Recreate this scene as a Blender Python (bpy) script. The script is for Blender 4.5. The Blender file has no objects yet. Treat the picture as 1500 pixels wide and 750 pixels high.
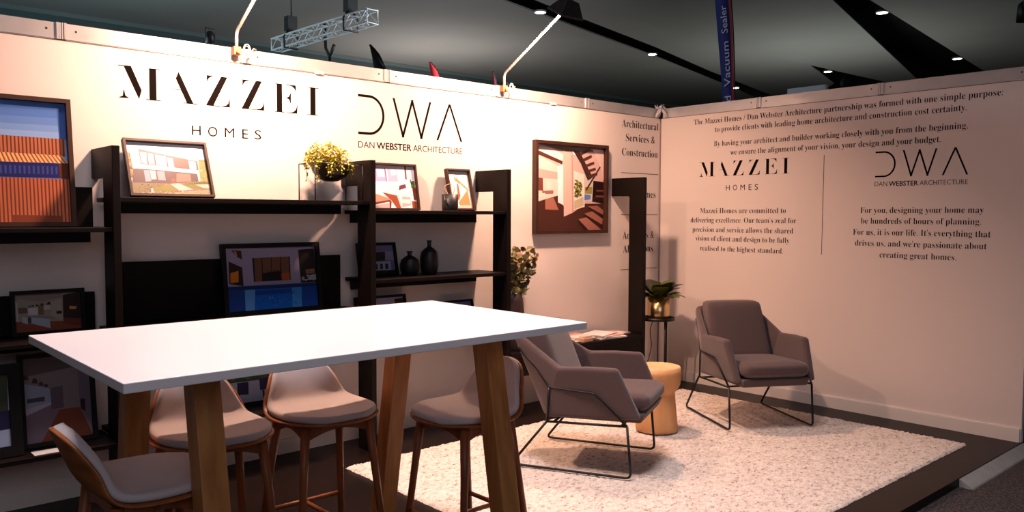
import bpy, bmesh, math, random
from mathutils import Vector, Matrix
PI = math.pi
SC = bpy.context.scene
COL = SC.collection
R = random.Random(7)

# ---------------------------------------------------------------- colours / materials
def lin(c):
    return tuple((v/255/12.92) if v/255 <= .04045 else ((v/255+.055)/1.055)**2.4 for v in c) + (1.0,)

MATS = {}
def mat(name, col, rough=.6, metal=0.0, bump=None, noise=None, spec=.5, emit=None, coat=0.0, stretch=(1, 1, 1), sheen=0.0):
    """procedural principled material; noise=(scale, second colour, amount), bump=(scale, strength)"""
    if name in MATS: return MATS[name]
    m = bpy.data.materials.new(name); m.use_nodes = True
    nt = m.node_tree; b = nt.nodes['Principled BSDF']
    b.inputs['Base Color'].default_value = lin(col)
    b.inputs['Roughness'].default_value = rough
    b.inputs['Metallic'].default_value = metal
    b.inputs['Specular IOR Level'].default_value = spec
    b.inputs['Coat Weight'].default_value = coat
    b.inputs['Sheen Weight'].default_value = sheen
    if emit:
        b.inputs['Emission Color'].default_value = lin(emit[0]); b.inputs['Emission Strength'].default_value = emit[1]
    if bump or noise:
        tc = nt.nodes.new('ShaderNodeTexCoord'); mp = nt.nodes.new('ShaderNodeMapping')
        mp.inputs['Scale'].default_value = stretch
        nt.links.new(tc.outputs['Object'], mp.inputs['Vector'])
    if noise:
        n = nt.nodes.new('ShaderNodeTexNoise'); n.inputs['Scale'].default_value = noise[0]; n.inputs['Detail'].default_value = 4
        nt.links.new(mp.outputs[0], n.inputs['Vector'])
        rp = nt.nodes.new('ShaderNodeValToRGB')
        rp.color_ramp.elements[0].position = .5-noise[2]; rp.color_ramp.elements[1].position = .5+noise[2]
        rp.color_ramp.elements[0].color = lin(col); rp.color_ramp.elements[1].color = lin(noise[1])
        nt.links.new(n.outputs['Fac'], rp.inputs['Fac']); nt.links.new(rp.outputs['Color'], b.inputs['Base Color'])
    if bump:
        n2 = nt.nodes.new('ShaderNodeTexNoise'); n2.inputs['Scale'].default_value = bump[0]; n2.inputs['Detail'].default_value = 3
        nt.links.new(mp.outputs[0], n2.inputs['Vector'])
        bp = nt.nodes.new('ShaderNodeBump'); bp.inputs['Strength'].default_value = bump[1]; bp.inputs['Distance'].default_value = .004
        nt.links.new(n2.outputs['Fac'], bp.inputs['Height']); nt.links.new(bp.outputs['Normal'], b.inputs['Normal'])
    MATS[name] = m
    return m

def wood(name, c1, c2, axis=2, rough=.45, sc=26):
    st = [1.0, 1.0, 1.0]; st[axis] = .06
    return mat(name, c1, rough, noise=(sc, c2, .18), bump=(sc*2, .12), stretch=tuple(st))

def print_mat(c):
    return mat('print_%d_%d_%d' % c, c, .35, spec=.35)

M_WALL = mat('wall_paint', (226, 213, 207), .8, bump=(90, .03), spec=.25)
M_SKIRT = mat('skirting_paint', (226, 218, 212), .5)
M_ALU = mat('aluminium', (205, 203, 204), .38, metal=.55, noise=(8, (190, 188, 190), .3))
M_ALUDARK = mat('aluminium_groove', (90, 88, 88), .5, metal=.6)
M_HOLE = mat('screw_hole', (25, 25, 28), .8)
M_INK = mat('lettering_vinyl', (14, 7, 5), .8, spec=.06)
M_BLACK = mat('black_stain', (13, 7, 6), .5, noise=(14, (18, 10, 8), .25), stretch=(.2, 1, 1), bump=(40, .05), spec=.16)
M_FRAME = mat('frame_stain', (50, 27, 19), .5, noise=(30, (62, 36, 26), .2), stretch=(.2, 1, .2), spec=.3)
M_FRAMEB = mat('frame_black', (13, 9, 9), .55, spec=.25)
M_WHITE = mat('table_laminate', (246, 243, 246), .3, coat=.2)
M_LEG = wood('table_oak', (206, 142, 80), (172, 106, 54))
M_STOOL = wood('stool_oak', (160, 92, 50), (122, 64, 34))
M_STOOLH = wood('stool_shell', (168, 100, 50), (136, 74, 34), axis=0)
M_PAD = mat('stool_fabric', (206, 195, 196), .85, bump=(420, .25), sheen=.2)
M_CHAIR = mat('armchair_fabric', (92, 72, 71), .9, bump=(380, .5), noise=(260, (76, 58, 58), .2), sheen=.25)
M_WIRE = mat('black_steel', (18, 17, 18), .4, metal=.3)
M_STEEL = mat('chrome_tube', (214, 202, 197), .4, metal=.35)
M_STUMP = mat('stump_wood', (226, 170, 114), .55, noise=(9, (204, 140, 86), .25), stretch=(1, 1, .25), bump=(30, .1))
M_STUMPTOP = mat('stump_top', (240, 198, 146), .5, noise=(16, (214, 160, 108), .22), stretch=(1, .4, 1))
M_BRASS = mat('brass', (218, 184, 130), .25, metal=1.0)
M_CARPET = None

# ---------------------------------------------------------------- mesh helpers
class MB:
    """collects shapes of one part and links them as one mesh object"""
    def __init__(self): self.bm = bmesh.new(); self.mats = []
    def mi(self, m):
        if m not in self.mats: self.mats.append(m)
        return self.mats.index(m)
    def face(self, pts, m):
        vs = [self.bm.verts.new(p) for p in pts]
        f = self.bm.faces.new(vs); f.material_index = self.mi(m); return f
    def hexa(self, b, t, m):
        vb = [self.bm.verts.new(p) for p in b]; vt = [self.bm.verts.new(p) for p in t]
        k = self.mi(m); n = len(b)
        for f in [vb[::-1], vt] + [[vb[i], vb[(i+1) % n], vt[(i+1) % n], vt[i]] for i in range(n)]:
            self.bm.faces.new(f).material_index = k
        return self
    def box(self, x0, x1, y0, y1, z0, z1, m):
        return self.hexa([(x0, y0, z0), (x1, y0, z0), (x1, y1, z0), (x0, y1, z0)],
                         [(x0, y0, z1), (x1, y0, z1), (x1, y1, z1), (x0, y1, z1)], m)
    def prism(self, pts2, axis, a, b, m):
        """extrude a 2-D outline along axis 0/1/2 from a to b"""
        def p3(p, v):
            if axis == 0: return (v, p[0], p[1])
            if axis == 1: return (p[0], v, p[1])
            return (p[0], p[1], v)
        self.hexa([p3(p, a) for p in pts2], [p3(p, b) for p in pts2], m); return self
    def tube(self, pts, r, m, n=8, closed=False, r2=None, caps=True):
        pts = [Vector(p) for p in pts]; N = len(pts); k = self.mi(m); rings = []
        up = None
        for i, p in enumerate(pts):
            if closed: t = (pts[(i+1) % N]-pts[i-1])
            else: t = (pts[min(i+1, N-1)]-pts[max(i-1, 0)])
            t.normalize()
            if up is None:
                up = Vector((0, 0, 1)) if abs(t.z) < .9 else Vector((1, 0, 0))
            a = t.cross(up)
            if a.length < 1e-4: a = t.cross(Vector((0, 1, .01)))
            a.normalize(); b = a.cross(t).normalized(); up = b
            rr = r if r2 is None else r+(r2-r)*i/(N-1)
            rings.append([self.bm.verts.new(p+a*math.cos(2*PI*j/n)*rr+b*math.sin(2*PI*j/n)*rr) for j in range(n)])
        for i in range(N if closed else N-1):
            q, w = rings[i], rings[(i+1) % N]
            for j in range(n):
                f = self.bm.faces.new([q[j], q[(j+1) % n], w[(j+1) % n], w[j]]); f.material_index = k; f.smooth = True
        if caps and not closed:
            self.bm.faces.new(rings[0][::-1]).material_index = k; self.bm.faces.new(rings[-1]).material_index = k
        return self
    def lathe(self, prof, m, n=32, c=(0, 0, 0), smooth=True, cap=True):
        k = self.mi(m); rings = []
        for r, z in prof:
            rings.append([self.bm.verts.new((c[0]+r*math.cos(2*PI*j/n), c[1]+r*math.sin(2*PI*j/n), c[2]+z)) for j in range(n)])
        for q, w in zip(rings, rings[1:]):
            for j in range(n):
                f = self.bm.faces.new([q[j], q[(j+1) % n], w[(j+1) % n], w[j]]); f.material_index = k; f.smooth = smooth
        if cap:
            self.bm.faces.new(rings[0][::-1]).material_index = k; self.bm.faces.new(rings[-1]).material_index = k
        return self
    def grid(self, rows, m, smooth=True):
        k = self.mi(m); V = [[self.bm.verts.new(p) for p in r] for r in rows]
        for a, b in zip(V, V[1:]):
            for j in range(len(a)-1):
                f = self.bm.faces.new([a[j], a[j+1], b[j+1], b[j]]); f.material_index = k; f.smooth = smooth
        return self
    def build(self, name, parent=None, bevel=0, seg=2, solid=0, off=-1, subsurf=0, smooth=None, norm=True):
        if norm: bmesh.ops.recalc_face_normals(self.bm, faces=self.bm.faces)
        me = bpy.data.meshes.new(name); self.bm.to_mesh(me); self.bm.free()
        for m in self.mats: me.materials.append(m)
        if smooth is not None:
            for p in me.polygons: p.use_smooth = smooth
        o = bpy.data.objects.new(name, me); COL.objects.link(o)
        if parent: o.parent = parent
        if solid:
            s = o.modifiers.new('solid', 'SOLIDIFY'); s.thickness = solid; s.offset = off
        if bevel:
            b = o.modifiers.new('bevel', 'BEVEL'); b.width = bevel; b.segments = seg; b.limit_method = 'ANGLE'; b.angle_limit = math.radians(35)
        if subsurf:
            s = o.modifiers.new('sub', 'SUBSURF'); s.levels = subsurf; s.render_levels = subsurf
        return o

def thing(name, label, cat, loc=(0, 0, 0), rz=0.0, group=None, rx=0.0):
    o = bpy.data.objects.new(name, None); COL.objects.link(o); o.empty_display_size = .1
    o.location = loc; o.rotation_euler = (rx, 0, rz)
    return tag(o, label, cat, group)
def tag(o, label, cat, group=None):
    o['label'] = label; o['category'] = cat
    if group: o['group'] = group
    return o
def struct(o):
    o['kind'] = 'structure'; return o
def dup(root, loc, rz, label, group=None):
    r = root.copy(); COL.objects.link(r); r.location = loc; r.rotation_euler = (0, 0, rz); r['label'] = label
    if group: r['group'] = group
    for ch in list(root.children):
        c = ch.copy(); COL.objects.link(c); c.parent = r
        for g in list(ch.children):
            d = g.copy(); COL.objects.link(d); d.parent = c
    return r

def round_path(pts, r, n=4):
    """polyline with rounded inner corners"""
    pts = [Vector(p) for p in pts]; out = [pts[0]]
    for a, b, c in zip(pts, pts[1:], pts[2:]):
        u = (a-b); v = (c-b); d = min(r, u.length*.45, v.length*.45); u.normalize(); v.normalize()
        p, q = b+u*d, b+v*d
        for i in range(n+1):
            t = i/n; out.append(p*(1-t)**2+b*2*t*(1-t)+q*t*t)
    out.append(pts[-1]); return out

def cushion(mb, w, d, h, r, m, puff=.012, n=14, fn=None):
    """soft rounded box w (x) by d (y) by h (z), centred; puffed faces; fn maps the points afterwards"""
    bm = bmesh.new(); bmesh.ops.create_cube(bm, size=2)
    bmesh.ops.subdivide_edges(bm, edges=bm.edges[:], cuts=n, use_grid_fill=True)
    k = mb.mi(m); mp = {}
    for v in bm.verts:
        c = v.co; x, y, z = c.x*w/2, c.y*d/2, c.z*h/2
        i = Vector((max(-w/2+r, min(w/2-r, x)), max(-d/2+r, min(d/2-r, y)), max(-h/2+r, min(h/2-r, z))))
        e = Vector((x, y, z))-i
        if e.length > 1e-9: e = e.normalized()*r
        p = i+e
        fx = 1-c.x**4; fy = 1-c.y**4; fz = 1-c.z**4
        p += Vector((puff*.4*c.x*fy*fz, puff*.4*c.y*fx*fz, puff*c.z*fx*fy))
        if fn: p = Vector(fn(p))
        mp[v] = mb.bm.verts.new(p)
    for f in bm.faces:
        g = mb.bm.faces.new([mp[v] for v in f.verts]); g.material_index = k; g.smooth = True
    bm.free(); return mb

# ---------------------------------------------------------------- lettering helpers
def serif(s):
    o = ''
    for ch in s:
        if 'A' <= ch <= 'Z': o += chr(0x1D400+ord(ch)-65)
        elif 'a' <= ch <= 'z': o += chr(0x1D41A+ord(ch)-97)
        else: o += ch
    return o
def text_polys(body, size, off):
    c = bpy.data.curves.new('lettering', 'FONT'); c.body = body; c.size = size; c.offset = off; c.resolution_u = 3
    o = bpy.data.objects.new('lettering', c); COL.objects.link(o)
    dg = bpy.context.evaluated_depsgraph_get(); dg.update()
    me = bpy.data.meshes.new_from_object(o.evaluated_get(dg))
    P = [[(me.vertices[i].co.x, me.vertices[i].co.y) for i in p.vertices] for p in me.polygons]
    bpy.data.objects.remove(o); bpy.data.curves.remove(c); bpy.data.meshes.remove(me)
    return P
def fit_text(body, a0, a1, z, size, off=0.0, se=True):
    """polygons of a line of text, in wall coordinates, stretched to run from a0 to a1 on baseline z"""
    P = text_polys(serif(body) if se else body, size, off)
    lo = min(p[0] for q in P for p in q); hi = max(p[0] for q in P for p in q)
    s = (a1-a0)/(hi-lo)
    return [[(a0+(p[0]-lo)*s, z+p[1]) for p in q] for q in P]
def stroke(path, t):
    """quads along an open 2-D polyline with mitred joins"""
    n = len(path); L = []; Rr = []
    for i, p in enumerate(path):
        def nrm(a, b):
            d = (b[0]-a[0], b[1]-a[1]); l = math.hypot(*d); return (-d[1]/l, d[0]/l)
        if i == 0: m = nrm(path[0], path[1]); k = 1
        elif i == n-1: m = nrm(path[-2], path[-1]); k = 1
        else:
            a = nrm(path[i-1], p); b = nrm(p, path[i+1]); m = (a[0]+b[0], a[1]+b[1]); l = math.hypot(*m) or 1e-6
            m = (m[0]/l, m[1]/l); k = min(2.2, 1/max(.2, m[0]*a[0]+m[1]*a[1]))
        L.append((p[0]+m[0]*t/2*k, p[1]+m[1]*t/2*k)); Rr.append((p[0]-m[0]*t/2*k, p[1]-m[1]*t/2*k))
    return [[L[i], L[i+1], Rr[i+1], Rr[i]] for i in range(n-1)]

H = .012
GLY = {
 'M': [[(.13, 1), (.30, 1), (.545, .28), (.48, 0)], [(0, 1), (.13, 1), (.14, .977), (0, .977)],
       [(.02, 0), (.235, 0), (.235, .02), (.16, .07), (.132, .25), (.12, .25), (.10, .06), (.02, .012)],
       [(.73, 0), (.90, 0), (.90, 1), (.73, 1)], [(.73, 1), (.99, 1), (.99, .977), (.73, .977)], [(.65, 0), (1, 0), (1, .023), (.65, .023)]],
 'A': [[(.256, 1), (.137, .78), (.583, 0), (.85, 0)], [(.43, 0), (1, 0), (1, .023), (.43, .023)], [(0, .41), (.38, .41), (.38, .425), (0, .425)]],
 'Z': [[(.64, 1), (.91, 1), (.30, 0), (0, 0)], [(.05, 1), (.40, 1), (.24, .965), (.13, .90), (.07, .80), (.05, .80)],
       [(1, 0), (1, .27), (.977, .27), (.93, .13), (.83, .055), (.65, .018), (.25, .023), (.25, 0)]],
 'E': [[(.10, 0), (.33, 0), (.33, 1), (.10, 1)], [(0, 1), (.33, 1), (.33, .977), (0, .977)], [(0, 0), (.42, 0), (.42, .023), (0, .023)],
       [(.48, 1), (.93, 1), (.93, .77), (.915, .77), (.87, .87), (.76, .95), (.6, .977), (.48, .977)],
       [(.50, .53), (.62, .575), (.69, .70), (.71, .70), (.71, .34), (.69, .34), (.62, .485), (.50, .515)],
       [(.5, 0), (.98, 0), (1, .30), (.977, .30), (.93, .15), (.82, .06), (.68, .018), (.5, .023)]],
 'I': [[(.28, 0), (.72, 0), (.72, 1), (.28, 1)], [(0, 1), (1, 1), (1, .977), (0, .977)], [(0, 0), (1, 0), (1, .023), (0, .023)]],
}
MZX = [('M', 0, .1845), ('A', .239, .354), ('Z', .396, .515), ('Z', .574, .693), ('E', .749, .8776), ('I', .932, 1.0)]
def builder_logo(a0, a1, z0, z1, b0, b1, c0, c1):
    P = []
    for g, u0, u1 in MZX:
        x0 = a0+(a1-a0)*u0; x1 = a0+(a1-a0)*u1
        P.append([[(x0+(x1-x0)*u, z0+(z1-z0)*v) for u, v in q] for q in GLY[g]])
    w = (b1-b0)
    for ch, u0, u1 in (('H', 0, .12), ('O', .2215, .355), ('M', .459, .597), ('E', .7146, .8014), ('S', .90, 1.0)):
        P.append(fit_text(ch, b0+w*u0, b0+w*u1, c0, (c1-c0)/.70, -.004*(c1-c0)/.7, se=False))
    return P
def architect_logo(a0, a1, z0, z1, d0, d1):
    w = a1-a0; h = z1-z0; t = h*.064; P = []
    dx = w*.2335; cx = a0+dx*.42; ry = h/2-t/2; rx = dx*.58-t/2; zc = (z0+z1)/2
    path = [(a0, z1-t/2), (cx, z1-t/2)]+[(cx+rx*math.sin(PI*i/24), zc+ry*math.cos(PI*i/24)) for i in range(1, 24)]+[(cx, z0+t/2), (a0, z0+t/2)]
    P.append(stroke(path, t)); Q = []
    x0, x1 = a0+w*.3085, a0+w*.68; s = (x1-x0)/4; e = t*.5
    for a, b in (((x0+e, z1), (x0+s*1.08, z0)), ((x0+s*1.02, z0), (x0+s*2.03, z1)), ((x0+s*1.97, z1), (x0+s*2.98, z0)), ((x0+s*2.92, z0), (x1-e, z1))):
        Q.append([(a[0]-e, a[1]), (a[0]+e, a[1]), (b[0]+e, b[1]), (b[0]-e, b[1])])
    P.append(Q); Q = []
    x0, x1 = a0+w*.733, a1; m = (x0+x1)/2
    for a, b in (((x0+e, z0), (m, z1)), ((m, z1), (x1-e, z0))):
        Q.append([(a[0]-e, a[1]), (a[0]+e, a[1]), (b[0]+e, b[1]), (b[0]-e, b[1])])
    P.append(Q)
    sz = (d1-d0)/.70
    P.append(fit_text('DAN', a0, a0+w*.142, d0, sz, -.011*sz, False))
    P.append(fit_text('WEBSTER', a0+w*.161, a0+w*.485, d0, sz, .012*sz, False))
    P.append(fit_text('ARCHITECTURE', a0+w*.503, a1, d0, sz, -.011*sz, False))
    return P
def wall_lettering(name, P, wall, label, depth=.0012, parts=None, cat='logo'):
    """thin cut vinyl: back wall runs along +x at y=0, right wall along -y at x=0; parts = part names for a logo"""
    def mk(polys, nm):
        mb = MB()
        for q in polys:
            if wall == 'back': a = [(p[0], .0003, p[1]) for p in q]; b = [(p[0], -depth, p[1]) for p in q]
            else: a = [(.0003, -p[0], p[1]) for p in q]; b = [(-depth, -p[0], p[1]) for p in q]
            mb.hexa(a, b, M_INK)
        return mb.build(nm)
    if parts is None: return tag(mk(P, name), label, 'wall lettering')
    t = thing(name, label, cat, (0, 0, 0))
    for q, nm in zip(P, parts): mk(q, nm).parent = t
    return t
ART = {
 'slat': ((70, 108, 182), [((82,120,190),[(0.0,0.932),(0.995,0.941),(1.0,0.473),(0.0,0.429)]),((98,134,198),[(0.0,0.867),(0.991,0.875),(1.0,0.473),(0.0,0.429)]),((116,150,206),[(0.0,0.803),(0.987,0.813),(1.0,0.473),(0.0,0.429)]),((134,166,214),[(0.0,0.755),(0.983,0.757),(1.0,0.473),(0.0,0.429)]),((66,100,170),[(0.931,0.985),(1.0,0.991),(0.998,0.693),(0.94,0.696)]),((120,150,208),[(0.299,0.935),(0.497,0.936),(0.495,0.86),(0.298,0.86)],(26,0.018)),((184,106,72),[(0.0,0.716),(0.985,0.701),(0.985,0.555),(0.0,0.552)]),((100,54,38),[(0.0,0.716),(0.985,0.701),(0.985,0.555),(0.0,0.552)],34),((238,178,120),[(0.0,0.575),(0.95,0.562),(1.0,0.498),(0.0,0.49)]),((150,80,45),[(0.0,0.575),(0.95,0.562),(1.0,0.498),(0.0,0.49)],30),((34,36,92),[(0.0,0.49),(0.924,0.495),(0.93,0.372),(0.0,0.369)]),((60,70,140),[(0.0,0.46),(0.923,0.468),(0.922,0.402),(0.0,0.391)],26),((90,45,30),[(0.924,0.495),(1.0,0.498),(1.0,0.363),(0.93,0.372)]),((182,98,66),[(0.0,0.369),(1.0,0.363),(1.0,0.0),(0.0,0.0)]),((112,56,38),[(0.0,0.369),(1.0,0.363),(1.0,0.0),(0.0,0.0)],34),((120,60,40),[(0.547,0.062),(0.928,0.057),(0.929,0.003),(0.545,0.001)])]),  # darker blue strip at the right of the sky is a painted glass reflection
 'house': ((235, 238, 245), [((156,132,96),[(0.01,0.81),(0.053,0.796),(0.064,0.329),(0.005,0.308)]),((94,75,78),[(0.156,0.882),(0.496,0.789),(0.895,0.689),(0.892,0.502),(0.581,0.539),(0.162,0.587)]),((156,144,172),[(0.17,0.825),(0.339,0.794),(0.34,0.581),(0.17,0.597)]),((156,144,172),[(0.35,0.786),(0.441,0.766),(0.442,0.561),(0.348,0.573)]),((188,180,188),[(0.441,0.766),(0.487,0.76),(0.487,0.555),(0.442,0.561)]),((156,144,172),[(0.5,0.746),(0.577,0.721),(0.579,0.539),(0.502,0.546)]),((72,48,48),[(0.252,0.807),(0.264,0.804),(0.259,0.583),(0.247,0.584)]),((72,48,48),[(0.339,0.794),(0.353,0.788),(0.35,0.573),(0.337,0.578)]),((160,148,172),[(0.771,0.698),(0.87,0.677),(0.868,0.508),(0.773,0.521)]),((200,198,196),[(0.095,0.591),(0.164,0.587),(0.581,0.539),(0.897,0.496),(0.883,0.434),(0.451,0.478),(0.088,0.497)]),((86,68,70),[(0.062,0.499),(0.451,0.474),(0.864,0.433),(0.867,0.285),(0.496,0.226),(0.02,0.229)]),((160,145,164),[(0.185,0.471),(0.252,0.469),(0.257,0.267),(0.186,0.254)]),((180,168,180),[(0.258,0.47),(0.328,0.467),(0.327,0.303),(0.261,0.294)]),((152,136,152),[(0.344,0.462),(0.438,0.459),(0.44,0.284),(0.346,0.289)]),((128,104,97),[(0.592,0.431),(0.768,0.422),(0.768,0.281),(0.569,0.253)]),((120,72,59),[(0.51,0.321),(0.568,0.327),(0.56,0.244),(0.503,0.241)]),((120,107,83),[(0.015,0.229),(0.496,0.226),(0.867,0.291),(1.0,0.282),(1.0,0.0),(0.0,0.0)]),((112,102,73),[(0.016,0.211),(0.451,0.221),(0.366,0.018),(0.001,0.009)],(90,0.012)),((120,116,62),[(0.266,0.123),(0.45,0.211),(0.587,0.106),(0.303,0.043)]),((171,164,160),[(0.484,0.222),(0.599,0.236),(0.774,0.122),(0.597,0.088)]),((94,92,56),[(0.632,0.219),(0.97,0.29),(1.0,0.243),(0.783,0.219)]),((113,110,67),[(0.654,0.207),(0.771,0.219),(0.908,0.164),(0.752,0.14)]),((177,164,156),[(0.807,0.22),(1.0,0.234),(1.0,0.148),(0.908,0.16)]),((140,128,83),[(0.908,0.728),(0.996,0.726),(1.0,0.282),(0.885,0.286)]),((145,132,112),[(0.002,0.026),(0.368,0.036),(1.0,0.129),(1.0,0.0),(0.0,0.0)]),((140,128,76),[(0.91,0.719),(0.995,0.716),(1.0,0.291),(0.892,0.296)],(60,0.012)),((160,148,128),[(0.011,0.044),(0.989,0.129),(0.995,0.011),(0.008,0.009)],(110,0.01)),((104,104,52),[(0.642,0.266),(0.981,0.281),(1.0,0.243),(0.677,0.211)],(40,0.008)),((120,96,80),[(0.012,0.783),(0.052,0.778),(0.059,0.329),(0.008,0.326)],(40,0.01)),((180,172,176),[(0.234,0.122),(0.261,0.132),(0.265,0.042),(0.236,0.047)])]),
 'lounge': ((240, 228, 235), [((190,172,215),[(0.093,0.938),(0.359,0.935),(0.362,0.63),(0.093,0.62)]),((232,222,236),[(0.173,0.907),(0.333,0.906),(0.341,0.729),(0.182,0.722)]),((205,180,212),[(0.406,0.938),(0.609,0.931),(0.622,0.635),(0.408,0.626)]),((232,222,236),[(0.474,0.914),(0.591,0.912),(0.597,0.785),(0.483,0.771)]),((120,80,120),[(0.347,0.938),(0.367,0.937),(0.377,0.625),(0.359,0.625)]),((110,52,42),[(0.792,1.0),(0.827,1.0),(0.825,0.691),(0.789,0.689)]),((215,205,228),[(0.861,0.945),(0.976,0.942),(1.0,0.694),(0.853,0.688)]),((70,104,52),[(0.889,0.65),(0.992,0.658),(0.99,0.497),(0.918,0.503)]),((70,104,52),[(0.883,0.672),(1.0,0.676),(0.998,0.497),(0.909,0.494)],(24,0.02)),((120,60,50),[(0.925,0.495),(1.0,0.497),(0.995,0.185),(0.936,0.218)]),((196,140,118),[(0.052,0.353),(0.415,0.228),(0.402,0.175),(0.042,0.095)]),((120,60,48),[(0.044,0.134),(0.405,0.203),(0.435,0.162),(0.408,0.008),(0.379,0.008),(0.386,0.162),(0.04,0.079)]),((205,170,165),[(0.046,0.063),(0.383,0.129),(0.378,0.0),(0.004,0.0)]),((150,76,54),[(0.25,0.374),(0.558,0.305),(0.645,0.0),(0.541,0.0),(0.427,0.195)]),((225,195,190),[(0.559,0.314),(0.59,0.314),(0.663,0.016),(0.633,0.0)]),((214,170,168),[(0.678,0.282),(0.863,0.268),(0.863,0.083),(0.665,0.041)]),((240,225,225),[(0.663,0.214),(0.857,0.217),(0.851,0.116),(0.661,0.131)]),((110,62,80),[(0.642,0.539),(0.776,0.578),(0.789,0.491),(0.618,0.434)]),((140,72,54),[(0.887,0.183),(1.0,0.168),(0.997,0.0),(0.891,0.0)])]),
 'sketch': ((240, 236, 230), [((226,170,130),[(0.326,0.876),(0.563,0.746),(0.929,0.527),(0.941,0.468),(0.596,0.66),(0.325,0.751)]),((150,80,50),[(0.326,0.876),(0.937,0.547),(0.941,0.468),(0.321,0.742)],9),((222,160,110),[(0.889,0.517),(0.929,0.09),(0.398,0.094),(0.361,0.172)]),((160,84,48),[(0.889,0.517),(0.929,0.09),(0.398,0.094),(0.361,0.172)],9),((176,96,62),[(0.414,0.676),(0.479,0.667),(0.503,0.347),(0.384,0.211),(0.357,0.289)]),((200,196,205),[(0.098,0.69),(0.172,0.691),(0.135,0.288),(0.064,0.279)]),((232,180,176),[(0.035,0.086),(0.997,0.08),(1.0,0.0),(0.01,0.0)])]),
 'stair': ((216, 178, 170), [((120,96,90),[(0.0,1.0),(1.0,1.0),(1.0,0.954),(0.404,0.935),(0.213,0.965)]),((240,228,220),[(0.005,0.964),(0.213,0.96),(0.387,0.898),(0.384,0.818),(0.005,0.928)]),((84,48,38),[(0.005,0.935),(0.379,0.814),(0.373,0.777),(0.006,0.882)]),((236,205,198),[(0.006,0.882),(0.32,0.754),(0.324,0.405),(0.012,0.342)]),((205,165,158),[(0.008,0.718),(0.321,0.679),(0.322,0.604),(0.009,0.604)]),((116,62,50),[(0.025,0.613),(0.102,0.606),(0.108,0.459),(0.027,0.465)]),((240,215,205),[(0.154,0.567),(0.213,0.568),(0.214,0.478),(0.16,0.476)]),((150,100,90),[(0.093,0.459),(0.25,0.47),(0.25,0.429),(0.094,0.422)]),((70,34,26),[(0.002,0.326),(0.324,0.414),(0.4,0.282),(0.401,0.166),(0.54,0.214),(0.713,0.32),(1.0,0.324),(1.0,0.0),(0.0,0.0)]),((160,104,88),[(0.136,0.361),(0.251,0.388),(0.326,0.24),(0.137,0.246)]),((236,215,208),[(0.011,0.424),(0.135,0.435),(0.136,0.402),(0.016,0.392)]),((246,236,238),[(0.304,0.753),(0.388,0.773),(0.394,0.299),(0.317,0.331)]),((224,184,174),[(0.382,0.948),(0.526,0.903),(0.544,0.214),(0.404,0.163)]),((190,146,138),[(0.507,0.906),(0.526,0.903),(0.544,0.214),(0.525,0.207)]),((232,222,214),[(0.541,0.711),(0.701,0.674),(0.709,0.283),(0.544,0.237)]),((150,146,62),[(0.547,0.602),(0.667,0.58),(0.673,0.403),(0.551,0.393)],(80,0.018)),((90,100,44),[(0.558,0.552),(0.667,0.538),(0.664,0.403),(0.56,0.401)],(30,0.014)),((196,180,150),[(0.55,0.351),(0.69,0.404),(0.696,0.294),(0.551,0.251)]),((206,196,190),[(0.71,0.657),(0.851,0.627),(0.836,0.352),(0.713,0.35)]),((96,130,190),[(0.707,0.434),(0.804,0.423),(0.796,0.372),(0.704,0.36)]),((150,140,70),[(0.711,0.522),(0.821,0.525),(0.818,0.44),(0.712,0.441)]),((240,232,226),[(0.522,0.937),(0.576,0.942),(0.581,0.889),(0.529,0.904)]),((58,32,26),[(0.528,0.951),(0.63,0.941),(0.831,0.64),(0.754,0.599),(0.647,0.799)]),((80,44,36),[(0.637,0.928),(0.772,0.99),(0.784,0.962),(0.646,0.895)]),((80,44,36),[(0.675,0.859),(0.806,0.915),(0.818,0.885),(0.69,0.826)]),((80,44,36),[(0.713,0.789),(0.845,0.835),(0.854,0.804),(0.726,0.759)]),((80,44,36),[(0.744,0.726),(0.868,0.764),(0.879,0.734),(0.758,0.696)]),((80,44,36),[(0.762,0.666),(0.897,0.705),(0.904,0.673),(0.776,0.632)]),((228,196,190),[(0.821,0.984),(1.0,0.983),(1.0,0.615),(0.948,0.767)]),((70,38,32),[(0.935,0.78),(0.953,0.77),(0.738,0.476),(0.716,0.485)]),((36,17,14),[(0.838,0.602),(1.0,0.589),(1.0,0.324),(0.823,0.347)]),((110,66,56),[(0.888,0.492),(1.0,0.495),(1.0,0.474),(0.888,0.472)]),((110,66,56),[(0.88,0.424),(1.0,0.423),(1.0,0.399),(0.876,0.4)]),((150,96,82),[(0.757,0.287),(0.901,0.297),(0.998,0.242),(0.994,0.187)]),((48,24,20),[(0.757,0.283),(0.994,0.187),(0.994,0.153),(0.758,0.261)]),((160,102,88),[(0.703,0.198),(0.824,0.228),(0.992,0.133),(0.981,0.065)]),((48,24,20),[(0.703,0.195),(0.981,0.065),(0.982,0.031),(0.704,0.172)]),((166,108,92),[(0.617,0.131),(0.737,0.155),(0.971,0.0),(0.771,0.0)]),((48,24,20),[(0.617,0.127),(0.771,0.0),(0.716,0.0),(0.611,0.084)])]),
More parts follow.
